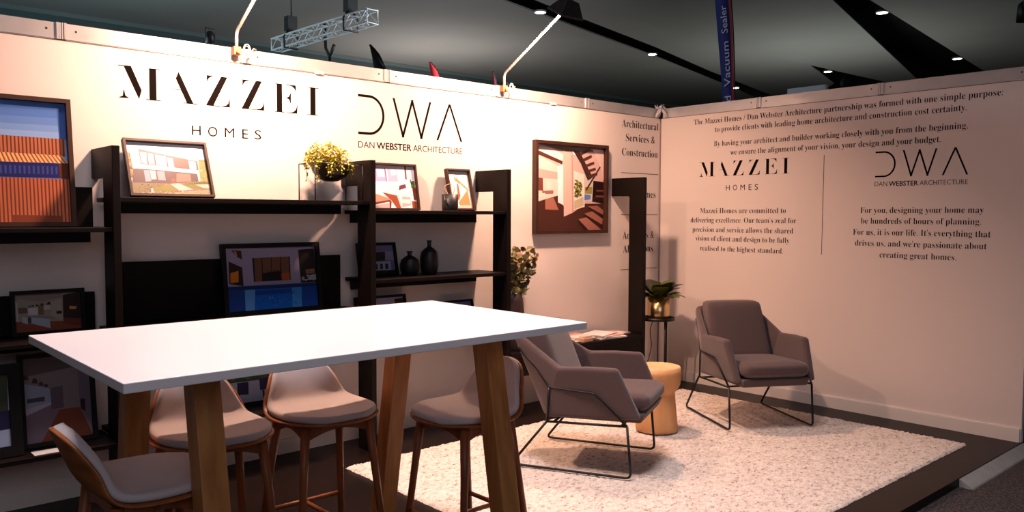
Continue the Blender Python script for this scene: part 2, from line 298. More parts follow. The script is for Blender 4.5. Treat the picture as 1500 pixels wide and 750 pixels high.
 'pool': ((150, 138, 168), [((60,34,26),[(0.07,0.97),(0.175,0.958),(0.179,0.816),(0.13,0.86)]),((190,120,70),[(0.095,0.952),(0.121,0.951),(0.132,0.877),(0.121,0.874)]),((46,26,20),[(0.035,0.796),(0.175,0.692),(0.177,0.394),(0.031,0.439)]),((205,118,30),[(0.048,0.61),(0.133,0.642),(0.129,0.464),(0.043,0.451)]),((110,72,54),[(0.287,0.836),(0.704,0.843),(0.7,0.455),(0.29,0.451)]),((34,22,20),[(0.287,0.836),(0.309,0.837),(0.305,0.453),(0.29,0.451)]),((34,22,20),[(0.389,0.837),(0.398,0.836),(0.39,0.452),(0.378,0.453)]),((34,22,20),[(0.491,0.839),(0.5,0.838),(0.485,0.455),(0.476,0.456)]),((34,22,20),[(0.594,0.839),(0.604,0.839),(0.595,0.453),(0.583,0.454)]),((34,22,20),[(0.692,0.842),(0.707,0.843),(0.701,0.455),(0.685,0.454)]),((60,40,32),[(0.408,0.661),(0.607,0.649),(0.6,0.477),(0.394,0.476)],(40,0.012)),((30,19,16),[(0.392,0.586),(0.603,0.618),(0.6,0.456),(0.39,0.456)]),((160,74,34),[(0.597,0.563),(0.692,0.574),(0.69,0.461),(0.6,0.458)]),((44,32,30),[(0.807,0.949),(0.996,0.964),(1.0,0.391),(0.816,0.397)]),((130,96,72),[(0.877,0.614),(0.989,0.625),(0.986,0.545),(0.881,0.543)]),((150,152,165),[(0.826,0.485),(1.0,0.534),(1.0,0.436),(0.831,0.438)]),((170,172,186),[(0.835,0.508),(1.0,0.534),(1.0,0.431),(0.833,0.437)],(26,0.01)),((44,32,30),[(0.857,0.492),(0.901,0.503),(0.898,0.453),(0.859,0.449)]),((22,44,104),[(0.008,0.396),(1.0,0.387),(1.0,0.319),(0.301,0.324),(0.002,0.312)]),((18,92,190),[(0.002,0.336),(1.0,0.323),(1.0,0.0),(0.0,0.0)]),((26,60,140),[(0.002,0.336),(0.187,0.335),(0.18,0.0),(0.0,0.0)]),((90,150,215),[(0.187,0.33),(0.296,0.328),(0.278,0.0),(0.182,0.0)]),((60,135,210),[(0.707,0.326),(0.819,0.33),(0.809,0.0),(0.701,0.0)]),((24,66,150),[(0.821,0.326),(1.0,0.323),(1.0,0.0),(0.809,0.0)]),((40,120,205),[(0.304,0.299),(0.804,0.285),(0.801,0.041),(0.293,0.033)],(60,0.01)),((16,66,150),[(0.299,0.308),(0.705,0.309),(0.7,0.243),(0.297,0.233)])]),
 'villa': ((120, 108, 150), [((150,140,165),[(0.0,0.774),(1.0,0.773),(0.995,0.455),(0.0,0.456)]),((54,40,40),[(0.426,0.757),(0.76,0.766),(0.735,0.45),(0.412,0.449)]),((176,170,190),[(0.357,0.407),(0.892,0.416),(0.883,0.099),(0.342,0.09)]),((60,52,64),[(0.417,0.335),(0.501,0.339),(0.491,0.148),(0.405,0.145)]),((60,52,64),[(0.567,0.339),(0.651,0.342),(0.641,0.147),(0.558,0.144)]),((60,52,64),[(0.717,0.337),(0.811,0.34),(0.804,0.141),(0.711,0.142)]),((30,28,32),[(0.0,0.114),(1.0,0.1),(1.0,0.0),(0.0,0.0)])]),
 'kitchen': ((160, 146, 132), [((142,126,116),[(0.0,1.0),(0.73,1.0),(0.718,0.872),(0.432,0.785),(0.004,0.875)]),((140,66,44),[(0.003,0.285),(0.722,0.23),(1.0,0.065),(1.0,0.0),(0.0,0.0)]),((52,28,22),[(0.729,0.927),(1.0,0.996),(1.0,0.047),(0.723,0.152)]),((110,52,34),[(0.725,0.318),(1.0,0.252),(1.0,0.047),(0.723,0.152)]),((210,150,90),[(0.826,0.623),(0.939,0.594),(0.927,0.521),(0.825,0.53)]),((200,190,192),[(0.004,0.875),(0.044,0.764),(0.05,0.28),(0.003,0.294)]),((108,88,66),[(0.054,0.656),(0.19,0.643),(0.191,0.499),(0.057,0.491)]),((206,200,205),[(0.195,0.625),(0.344,0.629),(0.344,0.43),(0.199,0.441)]),((120,100,70),[(0.349,0.683),(0.431,0.685),(0.428,0.421),(0.349,0.429)]),((196,184,172),[(0.431,0.667),(0.529,0.668),(0.529,0.558),(0.43,0.558)]),((172,160,150),[(0.54,0.758),(0.706,0.818),(0.711,0.227),(0.542,0.41)]),((40,30,30),[(0.62,0.503),(0.703,0.505),(0.702,0.422),(0.624,0.424)]),((140,132,128),[(0.098,0.436),(0.536,0.374),(0.606,0.293),(0.513,0.285),(0.103,0.414)]),((176,178,190),[(0.103,0.414),(0.246,0.382),(0.514,0.3),(0.522,0.055),(0.244,0.214),(0.185,0.203),(0.107,0.256)]),((70,60,60),[(0.187,0.388),(0.24,0.379),(0.239,0.22),(0.189,0.211)]),((56,44,40),[(0.198,0.661),(0.209,0.692),(0.236,0.69),(0.242,0.653)]),((56,44,40),[(0.243,0.666),(0.255,0.701),(0.283,0.698),(0.289,0.662)]),((56,44,40),[(0.306,0.669),(0.322,0.713),(0.347,0.711),(0.358,0.665)]),((56,44,40),[(0.379,0.677),(0.395,0.738),(0.421,0.735),(0.433,0.676)]),((56,44,40),[(0.474,0.691),(0.497,0.762),(0.527,0.759),(0.545,0.688)])]),
 'hallway': ((124, 112, 116), [((88,74,72),[(0.0,1.0),(1.0,1.0),(0.996,0.866),(0.0,0.786)]),((142,150,176),[(0.0,0.711),(0.381,0.624),(0.4,0.454),(0.0,0.368)]),((60,64,80),[(0.044,0.527),(0.302,0.531),(0.3,0.478),(0.043,0.477)]),((170,168,190),[(0.0,0.405),(0.401,0.46),(0.404,0.428),(0.008,0.33)]),((118,102,118),[(0.008,0.33),(0.404,0.428),(0.514,0.357),(0.219,0.0),(0.0,0.0)]),((120,64,46),[(0.514,0.357),(0.83,0.351),(1.0,0.0),(0.219,0.0)]),((92,82,92),[(0.392,0.624),(0.577,0.636),(0.581,0.369),(0.391,0.373)]),((110,95,112),[(0.819,0.874),(1.0,0.855),(1.0,0.086),(0.83,0.351)]),((40,34,40),[(0.838,0.453),(0.915,0.439),(0.905,0.289),(0.84,0.332)]),((66,50,40),[(0.0,0.754),(0.011,0.801),(0.068,0.802),(0.083,0.748)]),((66,50,40),[(0.121,0.706),(0.148,0.764),(0.199,0.756),(0.214,0.696)]),((66,50,40),[(0.218,0.67),(0.243,0.717),(0.285,0.705),(0.294,0.661)]),((66,50,40),[(0.293,0.649),(0.315,0.685),(0.359,0.672),(0.364,0.636)])]),
 'patio': ((176, 182, 206), [((70,80,60),[(0.0,1.0),(1.0,1.0),(0.985,0.454),(0.007,0.476)]),((96,108,76),[(0.055,0.877),(0.997,0.858),(0.996,0.46),(0.047,0.488)],(120,0.022)),((48,40,80),[(0.33,0.456),(0.512,0.452),(0.499,0.17),(0.32,0.192)]),((48,40,80),[(0.691,0.49),(1.0,0.497),(1.0,0.235),(0.69,0.229)]),((40,36,60),[(0.32,0.192),(0.356,0.189),(0.354,0.047),(0.322,0.045)]),((40,36,60),[(0.726,0.227),(0.758,0.224),(0.764,0.042),(0.73,0.041)])]),
}

# ================================================================ THE SETTING
def node_floor():
    """dark stained boards running along the stand"""
    m = mat('deck_boards', (26, 14, 11), .4, spec=.18)
    nt = m.node_tree; b = nt.nodes['Principled BSDF']
    tc = nt.nodes.new('ShaderNodeTexCoord'); br = nt.nodes.new('ShaderNodeTexBrick')
    br.inputs['Scale'].default_value = 1; br.inputs['Brick Width'].default_value = 1.8; br.inputs['Row Height'].default_value = .19
    br.inputs['Mortar Size'].default_value = .002
    br.inputs['Color1'].default_value = lin((26, 13, 10)); br.inputs['Color2'].default_value = lin((19, 10, 8)); br.inputs['Mortar'].default_value = lin((12, 8, 8))
    nt.links.new(tc.outputs['Object'], br.inputs['Vector']); nt.links.new(br.outputs['Color'], b.inputs['Base Color'])
    return m
def node_carpet():
    m = mat('hall_carpet', (34, 28, 30), .95, bump=(260, .8))
    nt = m.node_tree; b = nt.nodes['Principled BSDF']
    tc = nt.nodes.new('ShaderNodeTexCoord'); vo = nt.nodes.new('ShaderNodeTexNoise'); vo.inputs['Scale'].default_value = 150
    rp = nt.nodes.new('ShaderNodeValToRGB')
    rp.color_ramp.elements[0].position = .45; rp.color_ramp.elements[0].color = lin((30, 24, 26))
    rp.color_ramp.elements[1].position = .72; rp.color_ramp.elements[1].color = lin((96, 86, 84))
    nt.links.new(tc.outputs['Object'], vo.inputs['Vector']); nt.links.new(vo.outputs['Fac'], rp.inputs['Fac']); nt.links.new(rp.outputs['Color'], b.inputs['Base Color'])
    return m
def node_rug():
    m = mat('rug_wool', (214, 200, 190), .95)
    nt = m.node_tree; b = nt.nodes['Principled BSDF']
    tc = nt.nodes.new('ShaderNodeTexCoord'); mp = nt.nodes.new('ShaderNodeMapping'); mp.inputs['Scale'].default_value = (1, 1.6, 1)
    nt.links.new(tc.outputs['Object'], mp.inputs['Vector'])
    n = nt.nodes.new('ShaderNodeTexNoise'); n.inputs['Scale'].default_value = 34; n.inputs['Detail'].default_value = 5; n.inputs['Roughness'].default_value = .75
    nt.links.new(mp.outputs[0], n.inputs['Vector'])
    rp = nt.nodes.new('ShaderNodeValToRGB'); e = rp.color_ramp.elements
    e[0].position = .34; e[0].color = lin((112, 84, 66)); e[1].position = .44; e[1].color = lin((206, 190, 178))
    k = e.new(.62); k.color = lin((230, 218, 208))
    nt.links.new(n.outputs['Fac'], rp.inputs['Fac']); nt.links.new(rp.outputs['Color'], b.inputs['Base Color'])
    return m

WH = 2.476; RD = .086          # height of the stand's walls, depth of their top rail
XL = -7.2                      # left end of the long wall (outside the frame)
mb = MB(); mb.box(XL, 0, -2.983, .05, -.045, 0, node_floor()); struct(mb.build('floor'))
mb = MB(); mb.box(-30, 46, -14, 30, -.12, -.05, node_carpet()); struct(mb.build('floor'))
mb = MB(); mb.box(XL, .05, 0, .04, 0, WH-RD, M_WALL); struct(mb.build('wall_back'))
mb = MB(); mb.box(0, .04, -2.98, 0, 0, WH-RD, M_WALL); struct(mb.build('wall_right'))
mb = MB(); mb.box(XL, -.012, -.012, 0, 0, .086, M_SKIRT); mb.box(XL, -.009, -.009, 0, .086, .092, M_SKIRT); struct(mb.build('baseboard_back'))
mb = MB(); mb.box(-.014, 0, -2.972, -.012, 0, .085, M_SKIRT); mb.box(-.011, 0, -2.972, -.012, .085, .092, M_SKIRT); struct(mb.build('baseboard_right'))
# top rails: one per metre between grooved posts
def rail(name, a, b, wall):
    mb = MB()
    def bx(u0, u1, d0, d1, z0, z1, m):
        if wall == 'b': mb.box(u0, u1, d0, d1, z0, z1, m)
        else: mb.box(d0, d1, u0, u1, z0, z1, m)
    bx(a, b, 0, .036, WH-RD, WH, M_ALU)
    bx(a, b, -.003, .03, WH-RD+.004, WH-RD+.01, M_ALU)
    bx(a-.024, b+.024, -.0012, 0, WH-RD-.004, WH-RD, mat('rail_shadow_line', (96, 70, 58), .8))  # flat strip coloured dark to stand for the shadow gap below the rail
    for u in (a+.045, b-.045):
        if wall == 'b': mb.tube([(u, -.0005, WH-.035), (u, .01, WH-.035)], .006, M_HOLE, 10)
        else: mb.tube([(-.0005, u, WH-.035), (.01, u, WH-.035)], .006, M_HOLE, 10)
    return struct(mb.build(name))
def post(name, u, wall):
    mb = MB()
    for k, (d, w) in enumerate(((-.018, .006), (-.006, .004), (.006, .004), (.018, .006))):
        y0 = -.008 if k in (0, 3) else -.005
        if wall == 'b': mb.box(u+d-w, u+d+w, y0, .03, WH-RD+.004, WH+.002, M_ALU)
        else: mb.box(y0, .03, u+d-w, u+d+w, WH-RD+.004, WH+.002, M_ALU)
    if wall == 'b': mb.box(u-.02, u+.02, -.002, .025, WH-RD+.004, WH, M_ALUDARK)
    else: mb.box(-.002, .025, u-.02, u+.02, WH-RD+.004, WH, M_ALUDARK)
    return struct(mb.build(name))
n = 1
for i in range(6):
    rail('trim_%d' % n, -(i+1)+.024, -i-.024, 'b'); n += 1
    if i: post('trim_%d' % n, -i, 'b'); n += 1
for i in range(3):
    rail('trim_%d' % n, -(i+1)+.024 if i < 2 else -2.956, -i-.024, 'r'); n += 1
    post('trim_%d' % n, -(i+1) if i < 2 else -2.97, 'r'); n += 1
mb = MB(); mb.tube([(-.006, -.006, .1), (-.009, -.007, .9), (-.006, -.009, 1.5), (-.008, -.006, 2.0), (-.006, -.006, WH-RD)], .004, mat('corner_seam', (150, 128, 118), .8), 6); struct(mb.build('trim_%d' % n)); n += 1
# silver ramp strip in front of the deck
mb = MB(); mb.hexa([(-1.11, -3.06, -.05), (0.02, -3.06, -.05), (0.02, -2.985, -.05), (-1.11, -2.985, -.05)],
                   [(-1.11, -3.055, -.043), (0.02, -3.055, -.043), (0.02, -2.985, -.004), (-1.11, -2.985, -.004)], mat('ramp_silver', (182, 184, 180), .45, metal=.3, noise=(12, (160, 162, 160), .3))); struct(mb.build('trim_%d' % n)); n += 1

# ---- hall around the stand
M_HALLWALL = mat('hall_wall', (66, 82, 84), .9, noise=(1.2, (58, 72, 74), .3))
M_SLAB = mat('hall_ceiling_panel', (122, 121, 118), .9, noise=(.5, (114, 113, 110), .3))
M_VOID = mat('hall_ceiling_void', (10, 10, 11), .95)
mb = MB(); mb.box(-30, 46, 24.7, 25.1, -.05, 8.0, M_HALLWALL); mb.box(-30, 46, 24.6, 25.1, 7.86, 8.0, mat('hall_wall_cap', (92, 104, 104), .8)); struct(mb.build('wall_hall'))
mb = MB(); mb.box(-30, 46, -14, 30, 9.4, 9.6, M_VOID); struct(mb.build('ceiling'))
mb = MB(); mb.box(46, 46.3, -14, 25, -.05, 9.4, M_HALLWALL); struct(mb.build('wall_hall'))
def slab(pts, z=8.0, th=.35, tilt=None):
    mb = MB()
    zz = [z+(tilt(p) if tilt else 0) for p in pts]
    mb.hexa([(p[0], p[1], q) for p, q in zip(pts, zz)], [(p[0], p[1], q+th) for p, q in zip(pts, zz)], M_SLAB)
    struct(mb.build('ceiling'))
slab([(-30, 24.7), (46, 24.7), (46, 23.1), (35.84, 20.3), (31.31, 18.99), (20.85, 16.29), (12.52, 14.42), (10.51, 13.99), (-30, 4.9)], th=.05)
slab([(8.6, 12.74), (11.95, 13.55), (19.6, 15.23), (25.65, 16.83), (34.35, 18.81), (34.9, 18.3), (34.2, 15.6), (33.1, 14.7), (27.0, 12.9)], z=8.03, th=.05)
slab([(-20, -2), (17.9, 7.29), (31.84, 10.69), (46, 14.1), (46, 13.0), (33.73, 12.72), (27.25, 12.98), (12.86, 12.95), (-20, 12.9)], z=7.99, th=.05)
slab([(-10, 3.4), (18.73, 6.54), (33.19, 8.32), (46, 9.9), (46, -12), (-10, -12)], th=.05)

# recessed hall downlights
M_GLOW = mat('downlight_glow', (255, 250, 240), .5, emit=((255, 250, 244), 14))
for i, (x, y) in enumerate([(12.39, 14.25), (20.51, 16.08), (30.52, 18.6), (29.5, 13.22), (20.5, 6.95), (30.5, 8.2)]):
    lab = ['recessed ceiling downlight next to the angled lamp arm', 'recessed ceiling downlight above the corner, left of the blue flag', 'small ceiling downlight just right of the blue flag',
           'recessed downlight in the small dark triangle of the ceiling', 'upper downlight in the wide black ceiling gap at right', 'lower downlight in the wide black ceiling gap at right'][i]
    t = thing('ceiling_downlight', lab, 'ceiling light', (x, y, 7.98), group='recessed downlights in the hall ceiling')
    mb = MB(); mb.lathe([(.2, .0), (.2, .06), (.17, .06), (.17, 0)], mat('downlight_rim', (180, 180, 178), .5), 24, cap=False); mb.build('rim', t)
    mb = MB(); mb.lathe([(.001, .0), (.165, .0), (.165, .05), (.001, .05)], M_GLOW, 24); mb.build('lens', t)

# ================================================================ BLACK SHELVING
UX = [(-6.02, 1.84), (-4.872, 1.838), (-3.367, 1.836), (-2.226, 1.823), (-.682, 1.818)]
shelving = thing('shelving_unit', 'long black timber display shelving with hooked uprights along the white wall', 'shelves', (-3.3, -.18, 0))
def sh(mb, name, bevel=.003):
    o = mb.build(name, None, bevel=bevel); o.parent = shelving; o.matrix_parent_inverse = Matrix.Translation((3.3, .18, 0)); return o
for x, h in UX:
    mb = MB()
    mb.prism([(-.357, .0), (-.357, h), (-.001, h), (-.001, h-.155), (-.2, h-.155), (-.2, 0)], 0, x, x+.038, M_BLACK)
    sh(mb, 'upright')
def shelf(x0, x1, z, rail_in=.04):
    mb = MB(); mb.box(x0, x1, -.345, -.013, z-.024, z, M_BLACK)
    o = sh(mb, 'shelf')
    mb = MB(); mb.box(x0+rail_in, x1-rail_in, -.04, -.013, z-.082, z-.024, M_BLACK); r = mb.build('wall_rail', None); r.parent = o
    r.matrix_parent_inverse = o.matrix_world.inverted()
for z in (1.43, .885, .34): shelf(-6.0, -4.853, z)
for z in (1.582, .90): shelf(-4.853, -3.349, z)
shelf(-4.853, -3.72, .365)
for z in (1.525, 1.088, .66): shelf(-3.349, -2.207, z)
for x0, x1, z0, z1 in ((-6.0, -4.876, 1.43, 1.637), (-6.0, -4.876, .885, 1.087), (-4.80, -3.392, .90, 1.237)):
    mb = MB(); mb.box(x0, x1, -.032, -.014, z0, z1, M_BLACK); sh(mb, 'back_panel')
mb = MB(); mb.box(-2.188, -.682, -.37, -.013, .465, .494, M_BLACK); sh(mb, 'bench_top')
mb = MB(); mb.box(-2.188, -.682, -.355, -.013, .315, .465, M_BLACK); mb.box(-1.46, -1.452, -.358, -.355, .32, .46, M_FRAMEB); sh(mb, 'bench_box')

# ================================================================ FRAMED PICTURES
def art_mesh(name, w, h):
    bg, polys = ART[name]; mb = MB(); y = 0.0
    mb.face([(-w/2, 0, 0), (w/2, 0, 0), (w/2, 0, h), (-w/2, 0, h)], print_mat(bg))
    for p in polys:
        y -= .00006
        col, pts = p[0], p[1]
        P = [(-w/2+u*w, y, v*h) for u, v in pts]
        if len(p) > 2 and isinstance(p[2], tuple):      # leafy or glittering speckle inside the quad
            a, b, c, d = [Vector(q) for q in P[:3]+P[-1:]]; nn, sz = p[2]
            tones = [tuple(min(255, int(v*f)) for v in col) for f in (.62, .85, 1.0, 1.25)]
            for i in range(nn):
                q = a.lerp(b, R.random()).lerp(d.lerp(c, R.random()), R.random()); r = sz*w*R.uniform(.5, 1.2); t0 = R.uniform(0, 6)
                mb.face([(max(-w/2, min(w/2, q.x+r*math.cos(t0+1.57*k))), y-.00002*(i % 3), max(0, min(h, q.z+r*.8*math.sin(t0+1.57*k)))) for k in range(4)], print_mat(R.choice(tones)))
        elif len(p) > 2:                       # a row of battens across the quad
            a, b, c, d = [Vector(q) for q in P[:3]+P[-1:]]
            k = p[2]
            for i in range(k):
                s, e = (i+.3)/k, (i+.72)/k
                mb.face([a.lerp(b, s), a.lerp(b, e), d.lerp(c, e), d.lerp(c, s)], print_mat(col))
        else: mb.face(P, print_mat(col))
    return mb
def picture(label, x, y, z, w, h, art, lean=0.0, depth=.03, bw=.012, fm=M_FRAME, group=None, name='framed_picture', lift=0.0):
    """front bottom edge at (x, y, z); back bottom edge rests on z; leans back by `lean` at the top"""
    a = math.asin(lean/h)
    t = thing(name, label, 'picture', (x, y+depth, z+.0005), 0, group, rx=-a)
    mb = MB(); d = depth
    o = [(-w/2, 0), (w/2, 0), (w/2, h), (-w/2, h)]; i = [(-w/2+bw, bw), (w/2-bw, bw), (w/2-bw, h-bw), (-w/2+bw, h-bw)]
    for k in range(4):
        n = (k+1) % 4
        mb.hexa([(o[k][0], -d, o[k][1]), (o[n][0], -d, o[n][1]), (i[n][0], -d, i[n][1]), (i[k][0], -d, i[k][1])],
                [(o[k][0], 0, o[k][1]), (o[n][0], 0, o[n][1]), (i[n][0], 0, i[n][1]), (i[k][0], 0, i[k][1])], fm)
    mb.build('frame', t)
    mb = MB(); mb.box(-w/2+bw, w/2-bw, -.008, -.003, bw, h-bw, M_FRAMEB); mb.build('backing_board', t)
    pm = art_mesh(art, w-2*bw, h-2*bw)
    for v in pm.bm.verts: v.co.y -= .0095; v.co.z += bw
    pm.build('print', t, norm=False)
    return t
GS = 'framed photographs leaning on the black shelving'
picture('large framed photograph of a slatted orange building under blue sky', -5.29, -.14, 1.43, .62, .653, 'slat', .08, .034, .022, group=GS)
picture('framed photograph of a two-storey house with lawn, on the top shelf', -4.508, -.20, 1.582, .45, .335, 'house', .127, .034, .013, group=GS)
picture('framed photograph of a bright lounge room, right of the second upright', -3.007, -.12, 1.525, .39, .318, 'lounge', .053, .03, .012, group=GS)
picture('small portrait frame with a slatted facade drawing beside a black pot', -2.437, -.14, 1.525, .216, .305, 'sketch', .075, .034, .012, group=GS)
picture('black framed photograph of a white house behind a blue swimming pool', -3.885, -.12, .90, .635, .424, 'pool', .05, .03, .026, M_FRAMEB, GS)
picture('small dark framed picture of a villa beside two black vases', -3.135, -.11, 1.088, .30, .222, 'villa', .045, .028, .016, M_FRAMEB, GS)
picture('black framed photograph of a kitchen with white island bench, above the table corner', -5.104, -.085, .885, .338, .226, 'kitchen', .02, .028, .018, M_FRAMEB, GS)
picture('tall black framed photograph of a galley kitchen with timber floor, on the bottom shelf', -5.09, -.20, .34, .345, .462, 'hallway', .07, .03, .022, M_FRAMEB, GS)
picture('black framed picture cut by the left edge of the view, on the bottom shelf', -5.472, -.285, .34, .40, .44, 'patio', .06, .03, .05, M_FRAMEB, GS)
picture('black framed picture of patio chairs seen below the white tabletop', -4.06, -.13, .365, .42, .30, 'patio', .05, .028, .018, M_FRAMEB, GS)
picture('dark framed picture just showing over the table, under the two vases', -3.105, -.13, .66, .40, .296, 'pool', .06, .028, .016, M_FRAMEB, GS)
picture('small dark framed picture just showing over the right end of the table', -2.44, -.13, .66, .27, .222, 'villa', .06, .028, .012, M_FRAMEB, GS)
picture('large dark framed picture of a timber staircase hung on the long white wall', -1.207, -.048, 1.347, .865, .745, 'stair', 0.0, .046, .026, name='framed_picture')

# ================================================================ THINGS ON THE SHELVES
M_CERAM = mat('black_ceramic', (24, 20, 20), .45, bump=(30, .05))
def vase(name, label, prof, loc, group=None):
    mb = MB(); mb.lathe(prof, M_CERAM, 32); o = mb.build(name); o.location = loc; return tag(o, label, 'vase', group)
vase('bottle_vase', 'squat round black bottle vase beside the taller one', [(.035, 0), (.052, .006), (.064, .04), (.066, .075), (.058, .105), (.035, .125), (.016, .134), (.014, .15), (.023, .163), (.019, .163), (.010, .148)], (-2.935, -.16, 1.0885), 'black bottle vases')
vase('bottle_vase', 'tall black bottle vase with narrow neck on the middle shelf', [(.04, 0), (.052, .01), (.063, .06), (.064, .12), (.056, .155), (.034, .178), (.015, .19), (.013, .215), (.019, .234), (.015, .234), (.009, .212)], (-2.785, -.18, 1.0885), 'black bottle vases')
# small black pot with dry twig
t = thing('pot', 'small matt black pot holding a dry twig, left of the portrait frame', 'pot', (-2.64, -.225, 1.5255))
mb = MB(); mb.lathe([(.052, 0), (.056, .01), (.058, .115), (.052, .115), (.05, .02), (.001, .018)], M_CERAM, 28, cap=False); mb.build('pot_body', t)
mb = MB()
mb.tube([(-.02, 0, .02), (-.03, -.01, .12), (-.055, -.01, .15), (-.05, -.01, .172), (-.02, -.02, .185), (.0, -.02, .18)], .004, mat('dry_twig', (206, 168, 130), .8), 6, r2=.002)
mb.tube([(.02, 0, .02), (.03, 0, .12), (.045, .005, .15), (.03, .0, .172)], .003, MATS['dry_twig'], 6, r2=.002)
mb.tube([(-.055, -.01, .11), (-.07, -.03, .07), (-.05, -.05, .03)], .008, M_CERAM, 6, r2=.004)
mb.build('twig', t)
# thin pale strip on bottom shelf
mb = MB(); mb.box(-5.24, -5.03, -.332, -.252, .3405, .344, mat('strip_pale', (188, 184, 184), .7)); tag(mb.build('pale_strip', bevel=.0008), 'thin pale strip lying on the bottom shelf before the galley kitchen picture', 'paper')

# leaf helpers
def leaf(mb, c, d, up, L, W, m, curl=.2, n=4, shape=None):
    """bent leaf blade from c along d"""
    d = Vector(d).normalized(); s = d.cross(Vector(up)); 
    if s.length < 1e-3: s = d.cross(Vector((1, 0, .1)))
    s.normalize(); nn = s.cross(d); rows = []
    for i in range(n+1):
        t = i/n
        w = W*(math.sin(PI*min(.97, max(.04, t)))**.7 if shape is None else shape(t))
        p = Vector(c)+d*L*t-nn*L*curl*t*t
        rows.append([p-s*w/2+nn*w*.12, p, p+s*w/2+nn*w*.12])
    mb.grid(rows, m)
def rdir(zmin=-1, zmax=1):
    z = R.uniform(zmin, zmax); a = R.uniform(0, 2*PI); r = math.sqrt(1-z*z); return Vector((r*math.cos(a), r*math.sin(a), z))

R.seed(11)
# hanging bowl planter in a wire stand, right end of the second bay
t = thing('bowl_planter', 'black bowl of trailing yellow-green plant slung in a thin wire stand', 'plant', (-3.545, -.185, 1.5825))
mb = MB(); hx, hy, hz = .165, .10, .225; r = .0035
for sx in (-1, 1):
    for sy in (-1, 1): mb.tube([(sx*hx, sy*hy, 0), (sx*hx, sy*hy, hz)], r, M_WIRE, 6)
mb.tube([(-hx, -hy, hz), (hx, -hy, hz), (hx, hy, hz), (-hx, hy, hz)], r, M_WIRE, 6, closed=True)
mb.build('wire_stand', t)
mb = MB(); mb.lathe([(.001, .118), (.045, .122), (.085, .142), (.112, .175), (.123, .215), (.124, .232), (.117, .232), (.105, .18), (.06, .14), (.001, .13)], mat('bowl_black', (30, 24, 24), .35), 36, cap=False); mb.build('bowl', t)
mb = MB(); G1 = mat('leaf_yellow_green', (196, 196, 60), .6); G2 = mat('leaf_olive', (146, 150, 46), .6); G3 = mat('leaf_gold', (206, 176, 70), .6)
for k in range(1150):
    d = rdir(-.2, 1); q = R.random()**.4
    c = Vector((d.x*.152*q-.03, d.y*.115*q, .228+d.z*.125*q+.02*math.sin(d.x*9)*d.z))
    leaf(mb, c, rdir(-.4, .9), (0, 0, 1), R.uniform(.016, .03), R.uniform(.012, .02), R.choice((G1, G1, G2, G3)), .3, 2)
for k in range(13):                           # trailing strands
    a = R.uniform(PI*.75, PI*1.9); b = Vector((math.cos(a)*.12-.01, math.sin(a)*.11, .235)); Lh = R.uniform(.04, .12)
    mb.tube([b, b+Vector((math.cos(a)*.018, math.sin(a)*.018, -.02)), b+Vector((math.cos(a)*.022, math.sin(a)*.02, -Lh))], .0015, G2, 4)
    for j in range(int(Lh/.006)):
        leaf(mb, b+Vector((math.cos(a)*.02, math.sin(a)*.02, -.006*j))+rdir()*.008, rdir(-.8, .4), (0, 0, 1), .018, .012, R.choice((G1, G2, G3)), .3, 2)
mb.build('foliage', t)

R.seed(23)
# eucalyptus in a dark vase on the bench
t = thing('eucalyptus_vase', 'tall dark flared vase of eucalyptus branches behind the right end of the table', 'plant', (-2.035, -.185, .4945))
mb = MB(); mb.lathe([(.118, 0), (.122, .02), (.112, .20), (.095, .36), (.082, .43), (.074, .43), (.085, .34), (.1, .06), (.001, .05)], mat('vase_plum', (52, 34, 34), .5), 32, cap=False); mb.build('vase_body', t)
st = MB(); fo = MB(); MST = mat('eucalyptus_stem', (120, 70, 48), .7)
E1 = mat('eucalyptus_leaf', (128, 124, 78), .6); E2 = mat('eucalyptus_leaf_pale', (176, 164, 106), .6); E3 = mat('eucalyptus_leaf_dark', (84, 74, 48), .6); E4 = mat('eucalyptus_leaf_rust', (140, 96, 62), .6)
for k in range(26):
    a = R.uniform(-2.6, 1.2); sp = R.uniform(.04, .22); hh = R.uniform(.2, .33)
    if k < 4: a = R.uniform(-.9, .3); sp = R.uniform(.18, .24); hh = R.uniform(.16, .34)
    p0 = Vector((math.cos(a)*.03, math.sin(a)*.03, .25)); p1 = Vector((math.cos(a)*sp*.35, math.sin(a)*sp*.3, .43+hh*.35)); p2 = Vector((max(-.10, math.cos(a)*sp), math.sin(a)*sp*.55, .43+hh))
    pts = [p0*(1-s)**2+p1*2*s*(1-s)+p2*s*s for s in [i/8 for i in range(9)]]
    st.tube(pts, .0035, MST, 5, r2=.0015)
    for i in range(3, 9):
        for w in range(3):
            d = rdir(-.3, .8); M = R.choice((E1, E1, E2, E2, E3, E4)); rr = R.uniform(.02, .034)
            c = pts[i]+d*.012
            if c.x < -.108 or c.y > .15: continue
            leaf(fo, c, d, rdir(), rr*1.7, rr*1.6, M, .25, 4, lambda q: math.sqrt(max(.02, 1-(2*q-1)**2)))
st.build('stems', t); fo.build('leaves', t)

